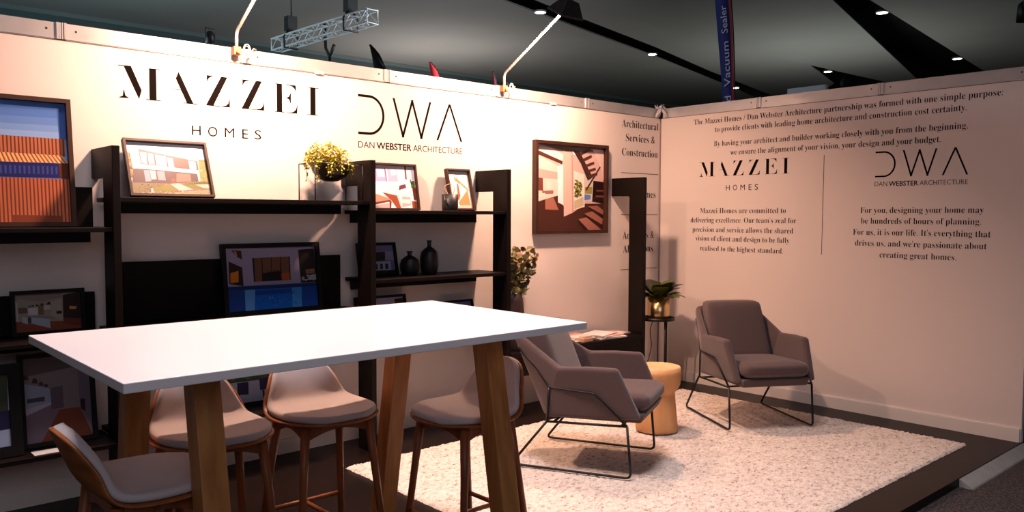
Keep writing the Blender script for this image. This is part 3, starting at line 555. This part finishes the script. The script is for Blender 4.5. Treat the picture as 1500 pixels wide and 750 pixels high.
# magazines on the low bench
PAL = [(232, 214, 208), (206, 150, 140), (236, 226, 222), (170, 110, 104), (224, 196, 186), (196, 176, 170)]
def magazine(x, y, z, w, d, h, rz, c, label, c2=None):
    t = thing('magazine', label, 'magazine', (x, y, z), rz, 'magazines on the low black bench')
    m = mat('paper_pages', (236, 226, 218), .7)
    mb = MB(); mb.box(-w/2, w/2, -d/2, d/2, 0, h-.0012, m); mb.build('pages', t, bevel=.0008)
    mb = MB(); mb.box(-w/2-.0015, w/2+.0015, -d/2-.0015, d/2+.0015, h-.0012, h, print_mat(c))
    if c2: mb.box(-w*.35, w*.35, -d*.4, d*.1, h, h+.0004, print_mat(c2))
    mb.build('cover', t)
zb = .4945
magazine(-1.61, -.25, zb, .21, .15, .012, .05, PAL[0], 'pale magazine lying flat at the left end of the bench', PAL[4])
magazine(-1.335, -.20, zb, .28, .21, .010, .08, PAL[2], 'bottom magazine of the left pile on the low bench')
magazine(-1.33, -.195, zb+.0108, .27, .21, .010, -.05, PAL[4], 'pink-beige magazine in the middle of the left pile on the bench', PAL[3])
magazine(-1.325, -.18, zb+.0216, .27, .2, .009, .12, PAL[1], 'reddish magazine on top of the left pile on the bench', PAL[0])
magazine(-1.03, -.25, zb, .28, .21, .012, -.1, PAL[2], 'white magazine at the bottom of the middle pile on the bench', PAL[5])
magazine(-1.02, -.24, zb+.0128, .27, .2, .010, .1, PAL[4], 'magazine in the middle pile, under the open white one', PAL[1])
magazine(-1.06, -.21, zb+.0236, .27, .2, .008, .3, PAL[2], 'white magazine topmost of the middle pile on the bench')
magazine(-.80, -.155, zb, .18, .2, .010, .06, PAL[1], 'red-toned magazine lying beside the far black upright', PAL[0])
t = thing('card_box', 'small beige card holder in front of the magazines on the bench', 'box', (-1.355, -.325, zb), .05)
mb = MB(); mb.box(-.06, .06, -.03, .03, 0, .035, mat('card_beige', (188, 150, 128), .7)); mb.build('box_body', t, bevel=.006)
mb = MB(); mb.box(-.052, .052, -.022, .022, .035, .05, print_mat((222, 188, 164))); mb.build('cards', t, bevel=.002)

R.seed(5)
# ================================================================ PLANT STAND, STUMP, RUG
t = thing('plant_stand', 'thin black metal three-legged plant stand in the corner', 'plant stand', (-.452, -.338, 0))
mb = MB(); mb.lathe([(.001, .595), (.142, .595), (.147, .598), (.147, .622), (.143, .622), (.142, .602), (.001, .602)], M_WIRE, 40, cap=False); mb.build('tray', t)
legs = [(.112*math.cos(a), .112*math.sin(a)) for a in (-1.9, -.1, 2.1)]
for x, y in legs:
    mb = MB(); mb.tube([(x, y, 0.001), (x, y, .595)], .0075, M_WIRE, 8); mb.build('leg', t)
mb = MB()
for i in range(3): mb.tube([(*legs[i], .20), (0, 0, .20)], .006, M_WIRE, 6)
mb.build('brace', t)
t = thing('brass_planter', 'shiny brass pot of large dark wavy leaves on the black stand', 'plant', (-.447, -.342, .6025))
mb = MB(); mb.lathe([(.001, 0), (.092, 0), (.094, .004), (.094, .20), (.090, .20), (.09, .17), (.001, .17)], M_BRASS, 40, cap=False); mb.build('pot_body', t)
mb = MB(); F1 = mat('fig_leaf', (44, 52, 22), .35, coat=.2); F2 = mat('fig_leaf_light', (92, 100, 42), .35, coat=.2)
shp = lambda q: [.12, .45, .72, .95, 1.0, .9, .25][min(6, int(q*6.01))]
for k in range(44):
    a = R.uniform(0, 2*PI); e = R.uniform(.3, 1.45); d = Vector((math.cos(a)*math.cos(e), math.sin(a)*math.cos(e), math.sin(e)))
    c = Vector((math.cos(a)*.05, math.sin(a)*.05, .195))
    leaf(mb, c, d, (0, 0, 1), R.uniform(.12, .17)*(.6 if d.x < -.35 else 1), R.uniform(.12, .155)*(.8 if d.x < -.35 else 1), F1 if R.random() < .6 else F2, R.uniform(.35, .7), 6, shp)
for a, e, L in ((-.55, .25, .19), (-1.2, .5, .15)):
    leaf(mb, (.03, -.03, .2), (math.cos(a)*math.cos(e), math.sin(a)*math.cos(e), math.sin(e)), (0, 0, 1), L, .10, F2, .35, 6, shp)
mb.build('leaves', t)
mb = MB(); mb.tube(round_path([(-.07, -.0235, .60), (-.16, -.026, .45), (-.12, -.026, .3), (-.2, -.026, .12), (-.22, -.026, .01), (-.2, -.14, .006)], .06), .004, mat('cable_brown', (84, 56, 44), .6), 6)
tag(mb.build('power_cable'), 'thin brown power cable hanging down the corner behind the plant stand', 'cable')

t = thing('stump_stool', 'pale turned timber stump side table with pinched waist between the armchairs', 'side table', (-1.625, -1.235, .0185))
mb = MB(); mb.lathe([(.12, 0), (.142, .006), (.144, .03), (.133, .14), (.122, .25), (.122, .275), (.145, .30), (.158, .33), (.163, .40), (.160, .436)], M_STUMP, 48); mb.build('stump_body', t)
mb = MB(); mb.lathe([(.001, .438), (.118, .438), (.126, .441), (.146, .448), (.156, .446), (.160, .436)], M_STUMPTOP, 48, cap=False); mb.build('top', t)

# rug: looped wool pile as a displaced grid
x0, x1, y0, y1 = -3.66, -.345, -2.765, -.525; nx, ny = 300, 205; vs = []; fs = []
for j in range(ny):
    for i in range(nx):
        e = i in (0, nx-1) or j in (0, ny-1)
        jx = R.uniform(-.004, .004); jy = R.uniform(-.004, .004)
        vs.append((x0+(x1-x0)*i/(nx-1)+jx, y0+(y1-y0)*j/(ny-1)+jy, .002 if e else .010+R.random()**2*.008))
for j in range(ny-1):
    for i in range(nx-1): a = j*nx+i; fs.append((a, a+1, a+nx+1, a+nx))
me = bpy.data.meshes.new('area_rug'); me.from_pydata(vs, [], fs); me.materials.append(node_rug()); me.polygons.foreach_set('use_smooth', [True]*len(fs)); me.update()
o = bpy.data.objects.new('area_rug', me); COL.objects.link(o); tag(o, 'large cream wool rug with brown flecks under the armchairs', 'rug')

# ================================================================ ARMCHAIRS (forward = -y, v = x)
def U(u): return -(u+.36)
def make_armchair(label, loc, rz):
    t = thing('armchair', label, 'armchair', loc, rz, 'taupe armchairs on the cream rug')
    for s in (-1, 1):
        mb = MB(); X = .314*s; XT = .327*s; z0 = .008
        foot = round_path([(X, U(-.5), .283), (X, U(-.72), z0), (X, U(0), z0), (X, U(-.025), .30)], .035)
        mb.tube(foot, .0075, M_WIRE, 8)
        mb.tube(round_path([(X, U(-.025), .30), (XT, U(-.215), .472), (.312*s, U(-.487), .482), (.281*s, U(-.574), .583), (.247*s, U(-.703), .69)], .02), .007, M_WIRE, 8)
        mb.tube([(.312*s, U(-.487), .482), (.308*s, U(-.5), .283)], .007, M_WIRE, 8)
        mb.tube([(X, U(-.5), .283), (X, U(-.025), .30)], .0075, M_WIRE, 8)
        mb.build('side_frame', t)
    mb = MB()
    for u, z in ((-.46, .284), (-.06, .298)): mb.tube([(-.314, U(u), z), (.314, U(u), z)], .007, M_WIRE, 8)
    mb.build('crossbar', t)
    ST = [((.048, .302, .335), (-.085, .328, .618)), ((-.22, .302, .318), (-.26, .333, .615)), ((-.50, .296, .303), (-.43, .333, .603)),
          ((-.545, .235, .302), (-.745, .245, .772)), ((-.56, 0, .302), (-.765, 0, .79))]
    full = [(b, tp, -1) for b, tp in ST]+[(b, tp, 1) for b, tp in ST[-2::-1]]
    rows = []
    for q in (0, .5, 1):
        rows.append([(s*(b[1]*(1-q)+tp[1]*q), U(b[0]*(1-q)+tp[0]*q), b[2]*(1-q)+tp[2]*q) for b, tp, s in full])
    mb = MB(); mb.grid(rows, M_CHAIR, smooth=False)
    mb.build('shell', t, bevel=.021, seg=4, solid=.054, off=1, norm=False)
    mb = MB(); mb.hexa([(-.245, U(.035), .305), (.245, U(.035), .305), (.24, U(-.53), .29), (-.24, U(-.53), .29)],
                       [(-.25, U(.06), .362), (.25, U(.06), .362), (.24, U(-.54), .345), (-.24, U(-.54), .345)], M_CHAIR); mb.build('seat_base', t, bevel=.012, seg=3)
    mb = MB(); cushion(mb, .486, .56, .095, .04, M_CHAIR, .014, fn=lambda p: (p.x, p.y+U(-.205), p.z+.408+(-p.y)*.05)); mb.build('seat_cushion', t)
    def lean(p):
        q = (p.z+.22)/.44
        return (p.x*(1.02-.07*q), p.y+U(-.475-.155*q), .425+q*.40)
    mb = MB(); cushion(mb, .45, .125, .44, .024, M_CHAIR, .010, fn=lean); mb.build('back_cushion', t)
    return t
def chair_loc(fc, f):  # front-centre point and forward direction -> origin, rotation
    rz = math.atan2(f[0], -f[1]); return (fc[0]-f[0]*.36, fc[1]-f[1]*.36, .0185), rz
l, rz = chair_loc((-2.316, -1.670), (.434, -.901))
ac = make_armchair('taupe fabric armchair in side view next to the white table end', l, rz)
l, rz = chair_loc((-1.005, -1.750), (-.505, -.863))
dup(ac, l, rz, 'taupe fabric armchair in front of the right-hand text wall')

# ================================================================ BAR TABLE
zt = 1.08
t = thing('bar_table', 'high white-topped bar table with splayed oak legs', 'table', (-4.63, -2.04, 0))
TP = [(-5.493, -1.521), (-5.503, -2.575), (-3.775, -2.535), (-3.748, -1.492)]
mb = MB(); q = [(x+4.63, y+2.04) for x, y in TP]
mb.hexa([(x, y, zt-.027) for x, y in q], [(x, y, zt) for x, y in q], M_WHITE); mb.build('tabletop', t, bevel=.002)
for x0, x1 in ((-5.236, -5.154), (-4.116, -4.032)):
    for s in (-1, 1):
        ya = -2.318 if s < 0 else -1.751; sl = .17*1.053
        yb = ya+s*sl; a, b = x0+4.63, x1+4.63; y0, y1 = ya+2.04, yb+2.04
        mb = MB(); mb.hexa([(a, y1, 0.0), (b, y1, 0.0), (b, y1+.084, 0.0), (a, y1+.084, 0.0)], [(a, y0, zt-.0275), (b, y0, zt-.0275), (b, y0+.084, zt-.0275), (a, y0+.084, zt-.0275)], M_LEG)
        mb.build('leg', t, bevel=.004)
    mb = MB(); mb.box(x0+4.63+.01, x1+4.63-.01, -.19, .286, zt-.085, zt-.0275, M_LEG); mb.build('rail', t, bevel=.003)

# ================================================================ BAR STOOLS (forward = -y)
SR = [(-.222, .664, .02), (-.216, .664, .08), (-.20, .664, .125), (-.17, .663, .17), (-.13, .661, .20), (-.08, .659, .22), (-.03, .658, .226), (.02, .658, .227),
      (.06, .660, .223), (.095, .664, .216), (.125, .673, .208), (.15, .690, .200), (.168, .716, .192), (.182, .748, .182), (.195, .782, .170), (.206, .815, .156), (.216, .846, .14),
      (.225, .873, .12), (.231, .894, .095), (.235, .907, .068), (.237, .914, .04), (.238, .917, .012)]
def stool_rows(k, cut0, cut1, nx=13):
    rows = []
    for i in range(cut0, len(SR)-cut1):
        y, z, hw = SR[i]; z = z if z < .69 else .69+(z-.69)*.82; bk = max(0, min(1, (z-.665)/.10)); row = []
        for j in range(nx):
            t = -1+2*j/(nx-1); x = hw*t*k
            row.append((x, y-.05*bk*(x/.2)**2, z+.010*(1-bk)*(x/.22)**2))
        rows.append(row)
    return rows
def make_stool(label, loc, rz):
    t = thing('bar_stool', label, 'bar stool', loc, rz, 'upholstered oak bar stools around the table')
    mb = MB(); mb.grid(stool_rows(1, 0, 0), M_STOOLH); mb.build('shell', t, solid=.013, off=-1, subsurf=1, norm=False)
    mb = MB(); mb.grid(stool_rows(.945, 1, 1), M_PAD); mb.build('seat_pad', t, solid=.030, off=1, subsurf=2, norm=False)
    for sx in (-1, 1):
        for sy in (-1, 1):
            yt_, yb_ = (-.125, -.185) if sy < 0 else (.115, .195)
            mb = MB(); mb.tube([(sx*.145, yt_, .652), (sx*.165, yt_*.7+yb_*.3, .45), (sx*.205, yb_, 0.0)], .020, M_STOOL, 12, r2=.0125); mb.build('leg', t)
    mb = MB()
    def arch(a, b, n=8): return [(a, .651), (b, .651)]+[(b+(a-b)*i/n, .585+.035*math.sin(PI*i/n)) for i in range(n+1)]
    mb.prism(arch(-.15, .15), 1, -.135, -.117, M_STOOL); mb.prism(arch(-.15, .15), 1, .105, .123, M_STOOL)
    mb.prism(arch(-.125, .115), 0, -.155, -.137, M_STOOL); mb.prism(arch(-.125, .115), 0, .137, .155, M_STOOL)
    mb.build('apron', t, bevel=.002)
    zs = .235; q = 1-zs/.652; xs = .183; yf, yb = -.165, .168
    for pts in (((-xs, yb, zs), (xs, yb, zs)), ((-xs, yf, zs), (xs, yf, zs)), ((0, yf, zs), (0, yb, zs))):
        mb = MB(); mb.tube(pts, .010, M_STOOL, 10); mb.build('stretcher', t)
    return t
s1 = make_stool('oak bar stool in full view on the far side, between two table legs', (-4.425, -1.625, 0), 0)
dup(s1, (-4.915, -1.655, 0), -.04, 'oak bar stool partly hidden behind the front left leg of the table')
dup(s1, (-3.975, -2.035, 0), -PI/2, 'oak bar stool at the right end of the table, back to the armchair')
dup(s1, (-5.305, -2.075, 0), PI/2, 'oak bar stool at the left end of the table, back edge-on in the foreground')

# ================================================================ LETTERING ON THE WALLS
wall_lettering('builder_logo', builder_logo(-4.728, -3.523, 2.125, 2.299, -4.334, -3.914, 1.949, 2.006), 'back', 'large black serif logo lettering with spaced capitals under it, high on the long wall', parts=['letter']*11)
wall_lettering('architect_logo', architect_logo(-3.233, -2.350, 2.030, 2.293, 1.941, 1.985), 'back', 'large thin-line three-letter logo with small name below, on the long wall', parts=['letter']*3+['small_name']*3)
P = []
for s, a, b, z in (('Architectural', -.55, -.035, 2.276), ('Services &', -.494, -.084, 2.154), ('Construction', -.545, -.041, 2.026), ('New Homes', -.522, -.064, 1.658), ('Additions &', -.524, -.083, 1.289), ('Alterations', -.517, -.095, 1.168)):
    P += fit_text(s, a, b, z, .096, -.0012)
for z in (1.874, 1.504, 1.016): P.append([(-.55, z-.002), (-.03, z-.002), (-.03, z+.002), (-.55, z+.002)])
wall_lettering('service_list', P, 'back', 'column of black serif service names with fine rules beside the corner')
P = []
for s, a, b, z in (('The Mazzei Homes / Dan Webster Architecture partnership was formed with one simple purpose:', .367, 2.804, 2.302), ('to provide clients with leading home architecture and construction cost certainty.', .585, 2.586, 2.222),
                   ('By having your architect and builder working closely with you from the beginning,', .576, 2.596, 2.099), ('we ensure the alignment of your vision, your design and your budget.', .741, 2.425, 2.0165)):
    P.append(fit_text(s, a, b, z, .068, -.0008))
wall_lettering('introduction_text', P, 'right', 'four centred lines of black serif text across the top of the right wall', parts=['text_line']*4, cat='wall lettering')
wall_lettering('builder_logo', builder_logo(.430, 1.284, 1.840, 1.966, .703, 1.009, 1.7145, 1.762), 'right', 'smaller black serif logo with spaced capitals on the right wall, nearer the corner', parts=['letter']*11)
wall_lettering('architect_logo', architect_logo(1.974, 2.608, 1.784, 1.975, 1.7185, 1.753), 'right', 'smaller thin-line three-letter logo on the right wall, right of the fine vertical line', parts=['letter']*3+['small_name']*3)
P = []
for s, a, b, z in (('Mazzei Homes are committed to', .444, 1.263, 1.519), ("delivering excellence. Our team's zeal for", .346, 1.354, 1.437), ('precision and service allows the shared', .367, 1.331, 1.354), ('vision of client and design to be fully', .4, 1.299, 1.276), ('realised to the highest standard.', .45, 1.245, 1.189)):
    P += fit_text(s, a, b, z, .066, -.0008)
wall_lettering('builder_text', P, 'right', 'five-line serif paragraph above the armchair on the right wall')
P = []
for s, a, b, z in (('For you, designing your home may', 1.871, 2.712, 1.520), ('be hundreds of hours of planning.', 1.877, 2.697, 1.440), ("For us, it is our life. It's everything that", 1.819, 2.759, 1.3555), ("drives us, and we're passionate about", 1.836, 2.737, 1.2735), ('creating great homes.', 2.023, 2.549, 1.190)):
    P += fit_text(s, a, b, z, .066, -.0008)
wall_lettering('architect_text', P, 'right', 'five-line serif paragraph right of the fine vertical line')
wall_lettering('divider_line', [[(1.571, 1.194), (1.575, 1.194), (1.579, 1.972), (1.575, 1.972)]], 'right', 'fine vertical dividing line between the two columns of wall text')

# ================================================================ ARM LIGHTS OVER THE LONG WALL
M_CORD = mat('cord_white', (222, 206, 196), .6); M_CLAMP = mat('clamp_copper', (176, 116, 80), .5, metal=.2); M_LAMP = mat('lamp_black', (16, 16, 17), .5)
DIRL = Vector((0, .5, -.87)).normalized()
HEADS = []
for lx, lab in ((-4.075, 'chrome arm light clamped above the large serif logo'), (-1.965, 'chrome arm light with black head clamped over the thin-line logo')):
    t = thing('arm_light', lab, 'lamp', (lx, -.02, WH), group='chrome arm lights on the long wall')
    mb = MB(); mb.box(-.022, .022, -.026, .018, -.046, .003, M_CLAMP); mb.tube([(0, -.045, -.03), (0, -.03, -.03)], .012, M_CLAMP, 10); mb.build('clamp', t, bevel=.006)
    mb = MB(); mb.tube(round_path([(0, -.01, -.03), (0, -.01, .09), (0, -.64, .45)], .03), .0095, M_STEEL, 12); mb.build('arm', t)
    mb = MB()
    for k in range(2):
        r = .024+.008*k; mb.tube([(.05+r*math.cos(a)*.7, -.036-.004*k, -.02+r*1.25*math.sin(a)) for a in [2*PI*i/20 for i in range(20)]],   .0024, M_CORD, 6, closed=True)
    mb.tube([(.05, -.036, -.06), (.08, -.03, -.02), (.1, -.022, .003), (.14, .03, .01)],   .0024, M_CORD, 6)
    mb.build('cord', t)
    hc = Vector((0, -.665, .455)); xax = Vector((1, 0, 0)); zax = DIRL; yax = zax.cross(xax)
    mb = MB()
    def hp(a, b, c): return hc+xax*a+yax*b+zax*c
    mb.hexa([hp(-.055, -.035, -.06), hp(.055, -.035, -.06), hp(.055, .035, -.06), hp(-.055, .035, -.06)], [hp(-.105, -.075, .03), hp(.105, -.075, .03), hp(.105, .075, .03), hp(-.105, .075, .03)], M_LAMP)
    mb.hexa([hp(-.11, -.08, .03), hp(.11, -.08, .03), hp(.11, .08, .03), hp(-.11, .08, .03)], [hp(-.11, -.08, .045), hp(.11, -.08, .045), hp(.11, .08, .045), hp(-.11, .08, .045)], M_LAMP)
    lh = mb.build('lamp_head', t)
    mb = MB(); mb.hexa([hp(-.09, -.06, .045), hp(.09, -.06, .045), hp(.09, .06, .045), hp(-.09, .06, .045)], [hp(-.09, -.06, .048), hp(.09, -.06, .048), hp(.09, .06, .048), hp(-.09, .06, .048)], mat('lamp_glass', (255, 236, 206), .3, emit=((255, 226, 180), 30)))
    g = mb.build('lens', lh)
    HEADS.append(Vector((lx, -.02, WH))+hc+DIRL*.056)
# bunched white fabric tie in the corner and small clips on the rails
mb = MB(); M_CLOTH = mat('white_cloth', (214, 208, 212), .9)
for k in range(9):
    a = PI*.5+PI*(k-4)/9*1.5; d = Vector((-.5+.12*k-.2, -.35-.02*k, 0)).normalized()
    e = Vector((-.03-(.11*(k < 5))*(.4+.15*k), -.03-(.12*(k >= 4))*(.3+.1*(k-4)), WH-.07+.01*(k % 3)))
    leaf(mb, (-.02, -.02, WH+.01), e-Vector((-.02, -.02, WH+.01)), (0, 0, 1), .09+.012*(k % 4), .035, M_CLOTH, .2, 4)
for k in range(14):
    d = rdir(0, 1); leaf(mb, (.0, .005, WH+.004), d, rdir(), R.uniform(.03, .06), .04, M_CLOTH, .5, 4)
tag(mb.build('cloth_tie', solid=.003), 'bunched white cloth tie at the top of the wall corner', 'cloth')
for x, lab in ((-3.52, 'small pale clip under the rail above the big serif logo'), (-1.41, 'small pale clip under the rail right of the second lamp')):
    mb = MB(); mb.box(x-.03, x+.03, -.012, -.003, WH-RD-.006, WH-RD+.014, mat('clip_cream', (240, 224, 206), .5)); mb.box(x-.012, x+.012, -.018, -.012, WH-RD-.003, WH-RD+.01, MATS['clip_cream'])
    tag(mb.build('rail_clip', bevel=.002), lab, 'clip', 'clips under the wall rail')

# ================================================================ BEYOND THE WALLS
# lighting truss
A = Vector((3.95, 15.6, 5.98)); B = Vector((4.1, 11.2, 5.98)); L = (B-A).length; ax = (B-A).normalized(); sd = ax.cross(Vector((0, 0, 1))).normalized(); w = .15
t = thing('lighting_truss', 'silver lattice lighting truss hanging in the hall above the wall', 'truss', A)
M_TRUSS = mat('truss_silver', (206, 212, 214), .4, metal=.1)
cn = [sd*sx*w+Vector((0, 0, sz*w)) for sx, sz in ((-1, -1), (1, -1), (1, 1), (-1, 1))]
mb = MB()
for c in cn: mb.tube([c, c+ax*L], .024, M_TRUSS, 8)
mb.build('chords', t)
mb = MB(); k = 13
for i in range(k):
    for j in range(4):
        p, q = cn[j], cn[(j+1) % 4]
        if i % 2: p, q = q, p
        mb.tube([p+ax*L*i/k, q+ax*L*(i+1)/k], .011, M_TRUSS, 6)
for i in (0, k):
    mb.tube([c+ax*L*i/k for c in cn], .02, M_TRUSS, 6, closed=True)
mb.build('lacing', t)
for s in (.80, .17):
    p = ax*L*s; mb = MB(); q = Vector(p)
    mb.box(q.x-.13, q.x+.13, q.y-.11, q.y+.11, .25, .62, M_LAMP); mb.tube([q+Vector((.02, 0, .62)), q+Vector((.02, 0, 2.0))], .02, M_LAMP, 6)
    mb.tube([q+Vector(v) for v in ((-.06, 0, .26), (-.19, 0, .1), (-.19, 0, -.19), (.19, 0, -.19), (.19, 0, .1), (.06, 0, .26))], .025, M_LAMP, 6)
    mb.build('chain_hoist', t)
p = A+ax*L*.47
t = thing('lift_fork', 'black forked lifting pole standing under the truss', 'pole', (p.x+.5, p.y+.3, -.05))
mb = MB(); mb.tube([(0, 0, 0), (0, 0, 5.55)], .035, M_LAMP, 8); mb.build('pole', t)
mb = MB(); mb.tube([(0, 0, 5.55), (.0, .2, 5.8), (0, .24, 6.42)], .04, M_LAMP, 8); mb.tube([(0, 0, 5.55), (0, -.22, 5.82)], .04, M_LAMP, 8); mb.build('fork', t)

# feather flags
def flag(label, x, y, zt, zb, wd, bend, col, stripe=None, word=None, face='y', group='feather flags over the walls'):
    """curved sail flag: pole edge on one side, bow on the other"""
    t = thing('feather_flag', label, 'flag', (x, y, -.05), -.58, group)
    z0 = 1.2; n = 18; mb = MB(); m = mat('flag_%d_%d_%d' % col, col, .7); rows = []; pole = [(0, 0, 0)]; Hh = zt+.05
    zs = [Hh-.03*k for k in range(8)]+[Hh-.24-(Hh-.24-z0)*k/10 for k in range(1, 11)]; n = len(zs)-1
    for z in zs:
        dd = Hh-z; xl = -bend*max(0, 1-dd/.9)**2; wid = wd*min(1, max(.02, dd/.45)**.75)
        rows.append([(xl, .012*math.sin(z*9), z), (xl+wid*.5, .02*math.sin(z*7+1), z), (xl+wid, .012*math.sin(z*8+2), z)])
    mb.grid(rows, m); mb.build('sail', t, solid=.004)
    mb = MB(); mb.tube([(rows[i][2][0]+.012, rows[i][2][1], rows[i][2][2]) for i in range(n, -1, -1)]+[], .012, M_LAMP, 6); mb.tube([(rows[n][2][0]+.012, 0, 0), (rows[n][2][0]+.012, rows[n][2][1], z0)], .014, M_LAMP, 6); mb.build('pole', t)
    return t, rows
flag('black feather flag with small white mark, left of the red one', 2.75, 9, 4.82, 0, .26, .12, (24, 24, 28))
flag('red feather flag showing above the rail behind the thin-line logo', 5.62, 11, 5.12, 0, .30, .06, (206, 44, 46))
flag('narrow dark red flag tip beside the second lamp clamp', 7.60, 11, 5.14, 0, .10, .05, (110, 24, 34))
flag('low black flag tip just right of the second lamp clamp', 7.98, 11, 4.93, 0, .42, .03, (20, 20, 24))
flag('tiny white flag tip left of the black feather flag', 2.62, 10.2, 4.62, 0, .16, .08, (200, 198, 206))
# tall blue flag with vertical writing
t = thing('feather_flag', 'tall blue feather flag with white vertical words and red edge, beyond the right wall', 'flag', (5.0, 2.55, -.05), group='feather flags over the walls')
PR = [(5.35, 2.78, 2.62), (5.1, 2.80, 2.545), (4.86, 2.785, 2.515), (4.5, 2.745, 2.478), (4.1, 2.70, 2.450), (3.7, 2.655, 2.432), (3.3, 2.618, 2.422), (2.8, 2.60, 2.42), (2.0, 2.59, 2.42), (1.2, 2.58, 2.42)]
mb = MB(); mb.grid([[(0, a-2.55, z+.05), (.012, (a+b)/2-2.55, z+.05), (0, b-2.55, z+.05)] for z, a, b in PR], mat('flag_blue', (38, 42, 128), .7)); mb.build('sail', t, solid=.004)
mb = MB(); mb.grid([[(-.007, b+.03*(1 if i not in (0, 8, 9) else .2)-2.55, z+.05), (-.007, b-2.553, z+.05)] for i, (z, a, b) in enumerate(PR)], mat('flag_red_edge', (196, 44, 40), .7)); mb.build('red_edge', t, solid=.002)
mb = MB(); mb.tube([(0, b-2.565, z+.05) for z, a, b in PR[::-1]], .012, M_LAMP, 6); mb.tube([(0, 2.42-2.565, 0), (0, 2.42-2.565, 1.25)], .014, M_LAMP, 6); mb.build('pole', t)
mb = MB(); MW = mat('flag_white_ink', (232, 232, 240), .7)
def cx_at(z):
    for (za, a, b), (zc, c, d) in zip(PR, PR[1:]):
        if zc <= z <= za: k = (z-zc)/(za-zc); return (c+d)/2*(1-k)+(a+b)/2*k
    return 2.5
for word, za, zb_ in (('Sealer', 4.33, 4.76), ('Vacuum', 3.50, 4.20), ('d', 3.27, 3.355)):
    for q in fit_text(word, za, zb_, 0, .16, .0005, False):
        # reads upwards: along +z, letter tops towards the left edge of the sail
        mb.hexa([(-.009, cx_at(p[0])-.055+p[1]*1.0-2.55+.0, p[0]+.05) for p in q], [(-.011, cx_at(p[0])-.055+p[1]*1.0-2.55, p[0]+.05) for p in q], MW)
mb.build('wording', t)
# white sign board and a stage light beyond the right wall
mb = MB(); mb.box(6.0, 6.08, 1.45, 2.09, 1.6, 3.52, mat('sign_white', (226, 236, 238), .6)); mb.box(6.02, 6.06, 1.5, 1.56, -.05, 1.6, M_ALU); mb.box(6.02, 6.06, 1.98, 2.04, -.05, 1.6, M_ALU)
tag(mb.build('sign_board', bevel=.004), 'white sign board corner showing over the right wall', 'sign')
def par(x, y, z, label, yaw=0, s=1, up=False):
    t = thing('stage_light', label, 'stage light', (x, y, z), yaw, 'black stage lights in the hall')
    mb = MB(); mb.lathe([(.05*s, .16*s), (.09*s, .12*s), (.11*s, -.12*s), (.09*s, -.12*s), (.03*s, .0)], M_LAMP, 16); mb.build('can', t)
    mb = MB(); mb.tube([(-.13*s, 0, 0), (-.13*s, 0, .22*s), (.13*s, 0, .22*s), (.13*s, 0, 0)], .015*s, M_LAMP, 6); mb.build('yoke', t)
    mb = MB(); mb.tube([(0, 0, .22*s), (0, 0, 8-z)] if up else [(0, 0, -.05-z), (0, .0, -.1)], .012, M_LAMP, 6); mb.build('hanger' if up else 'stand', t)

par(12.0, 4.05, 4.46, 'tiny black stage light over the right wall, in the dark ceiling triangle', .4, .8)
par(6.0, -1.2, 4.12, 'black stage light cut by the right edge of the view', .2, .9, True)
par(1.5, 14.0, 5.56, 'small black stage light behind the wall, left of the first lamp arm', .3, 1.0)

# ================================================================ LIGHT
def area(name, loc, d, size, power, col, sy=None):
    l = bpy.data.lights.new(name, 'AREA'); l.energy = power; l.color = lin(col)[:3]; l.size = size
    if sy: l.shape = 'RECTANGLE'; l.size_y = sy
    o = bpy.data.objects.new(name, l); COL.objects.link(o); o.location = loc
    o.rotation_euler = Vector(d).to_track_quat('-Z', 'Y').to_euler(); return o
for h in HEADS: area('flood_lamp', h, DIRL, .17, 86, (255, 202, 172), .11)
hl = area('hall_light', (-4.5, -2.6, 7.6), (0.06, 0, -1), 1.6, 82, (255, 240, 242)); hl.data.spread = math.radians(64)
area('hall_front', (-9, -11, 6.5), (.45, 1, -.42), 6, 180, (238, 234, 250))
area('ceiling_fill_left', (-1, 17, 3.2), (0, 0.1, 1), 3, 420, (206, 236, 244))  # added lamp, no fixture: brightens the left ceiling panel and hall wall
area('truss_fill', (7.5, 7.5, 4.6), (-.45, .75, .22), 1.2, 420, (240, 248, 255))  # added lamp aimed at the truss to brighten it
area('ceiling_fill', (13, 21, 3.6), (0.05, 0, 1), 3, 400, (255, 246, 240))  # added upward fill that lightens the middle of the ceiling panel
area('ceiling_fill_far', (24, 11, 3), (0, 0, 1), 6, 350, (240, 245, 238))  # added upward fill for the far ceiling panels, no such fixture
area('hall_backlight', (-7, 17, 4.3), (.35, -1, -.12), 1.2, 420, (214, 232, 255))
w = bpy.data.worlds.new('hall_ambient'); w.use_nodes = True; SC.world = w
w.node_tree.nodes['Background'].inputs[0].default_value = lin((206, 212, 226)); w.node_tree.nodes['Background'].inputs[1].default_value = .08

# ================================================================ CAMERA
cam = bpy.data.cameras.new('camera'); co = bpy.data.objects.new('camera', cam); COL.objects.link(co); SC.camera = co
yaw, pit, rol = math.radians(41.58939507), math.radians(-2.85944853), math.radians(.15575732)
d = Vector((math.sin(yaw)*math.cos(pit), math.cos(yaw)*math.cos(pit), math.sin(pit))); r = d.cross(Vector((0, 0, 1))).normalized(); u = r.cross(d)
rr = r*math.cos(rol)+u*math.sin(rol); uu = -r*math.sin(rol)+u*math.cos(rol)
Mx = Matrix((rr, uu, -d)).transposed().to_4x4(); Mx.translation = Vector((-6.1288, -4.6697, 1.4954)); co.matrix_world = Mx
cam.sensor_width = 36; cam.lens = 1193.369*36/1500; cam.shift_x = (750-731.296)/1500; cam.clip_end = 200
SC.view_settings.view_transform = 'Standard'; SC.view_settings.look = 'None'; SC.view_settings.exposure = 0; SC.view_settings.gamma = 1
SC.view_settings.use_curve_mapping = False
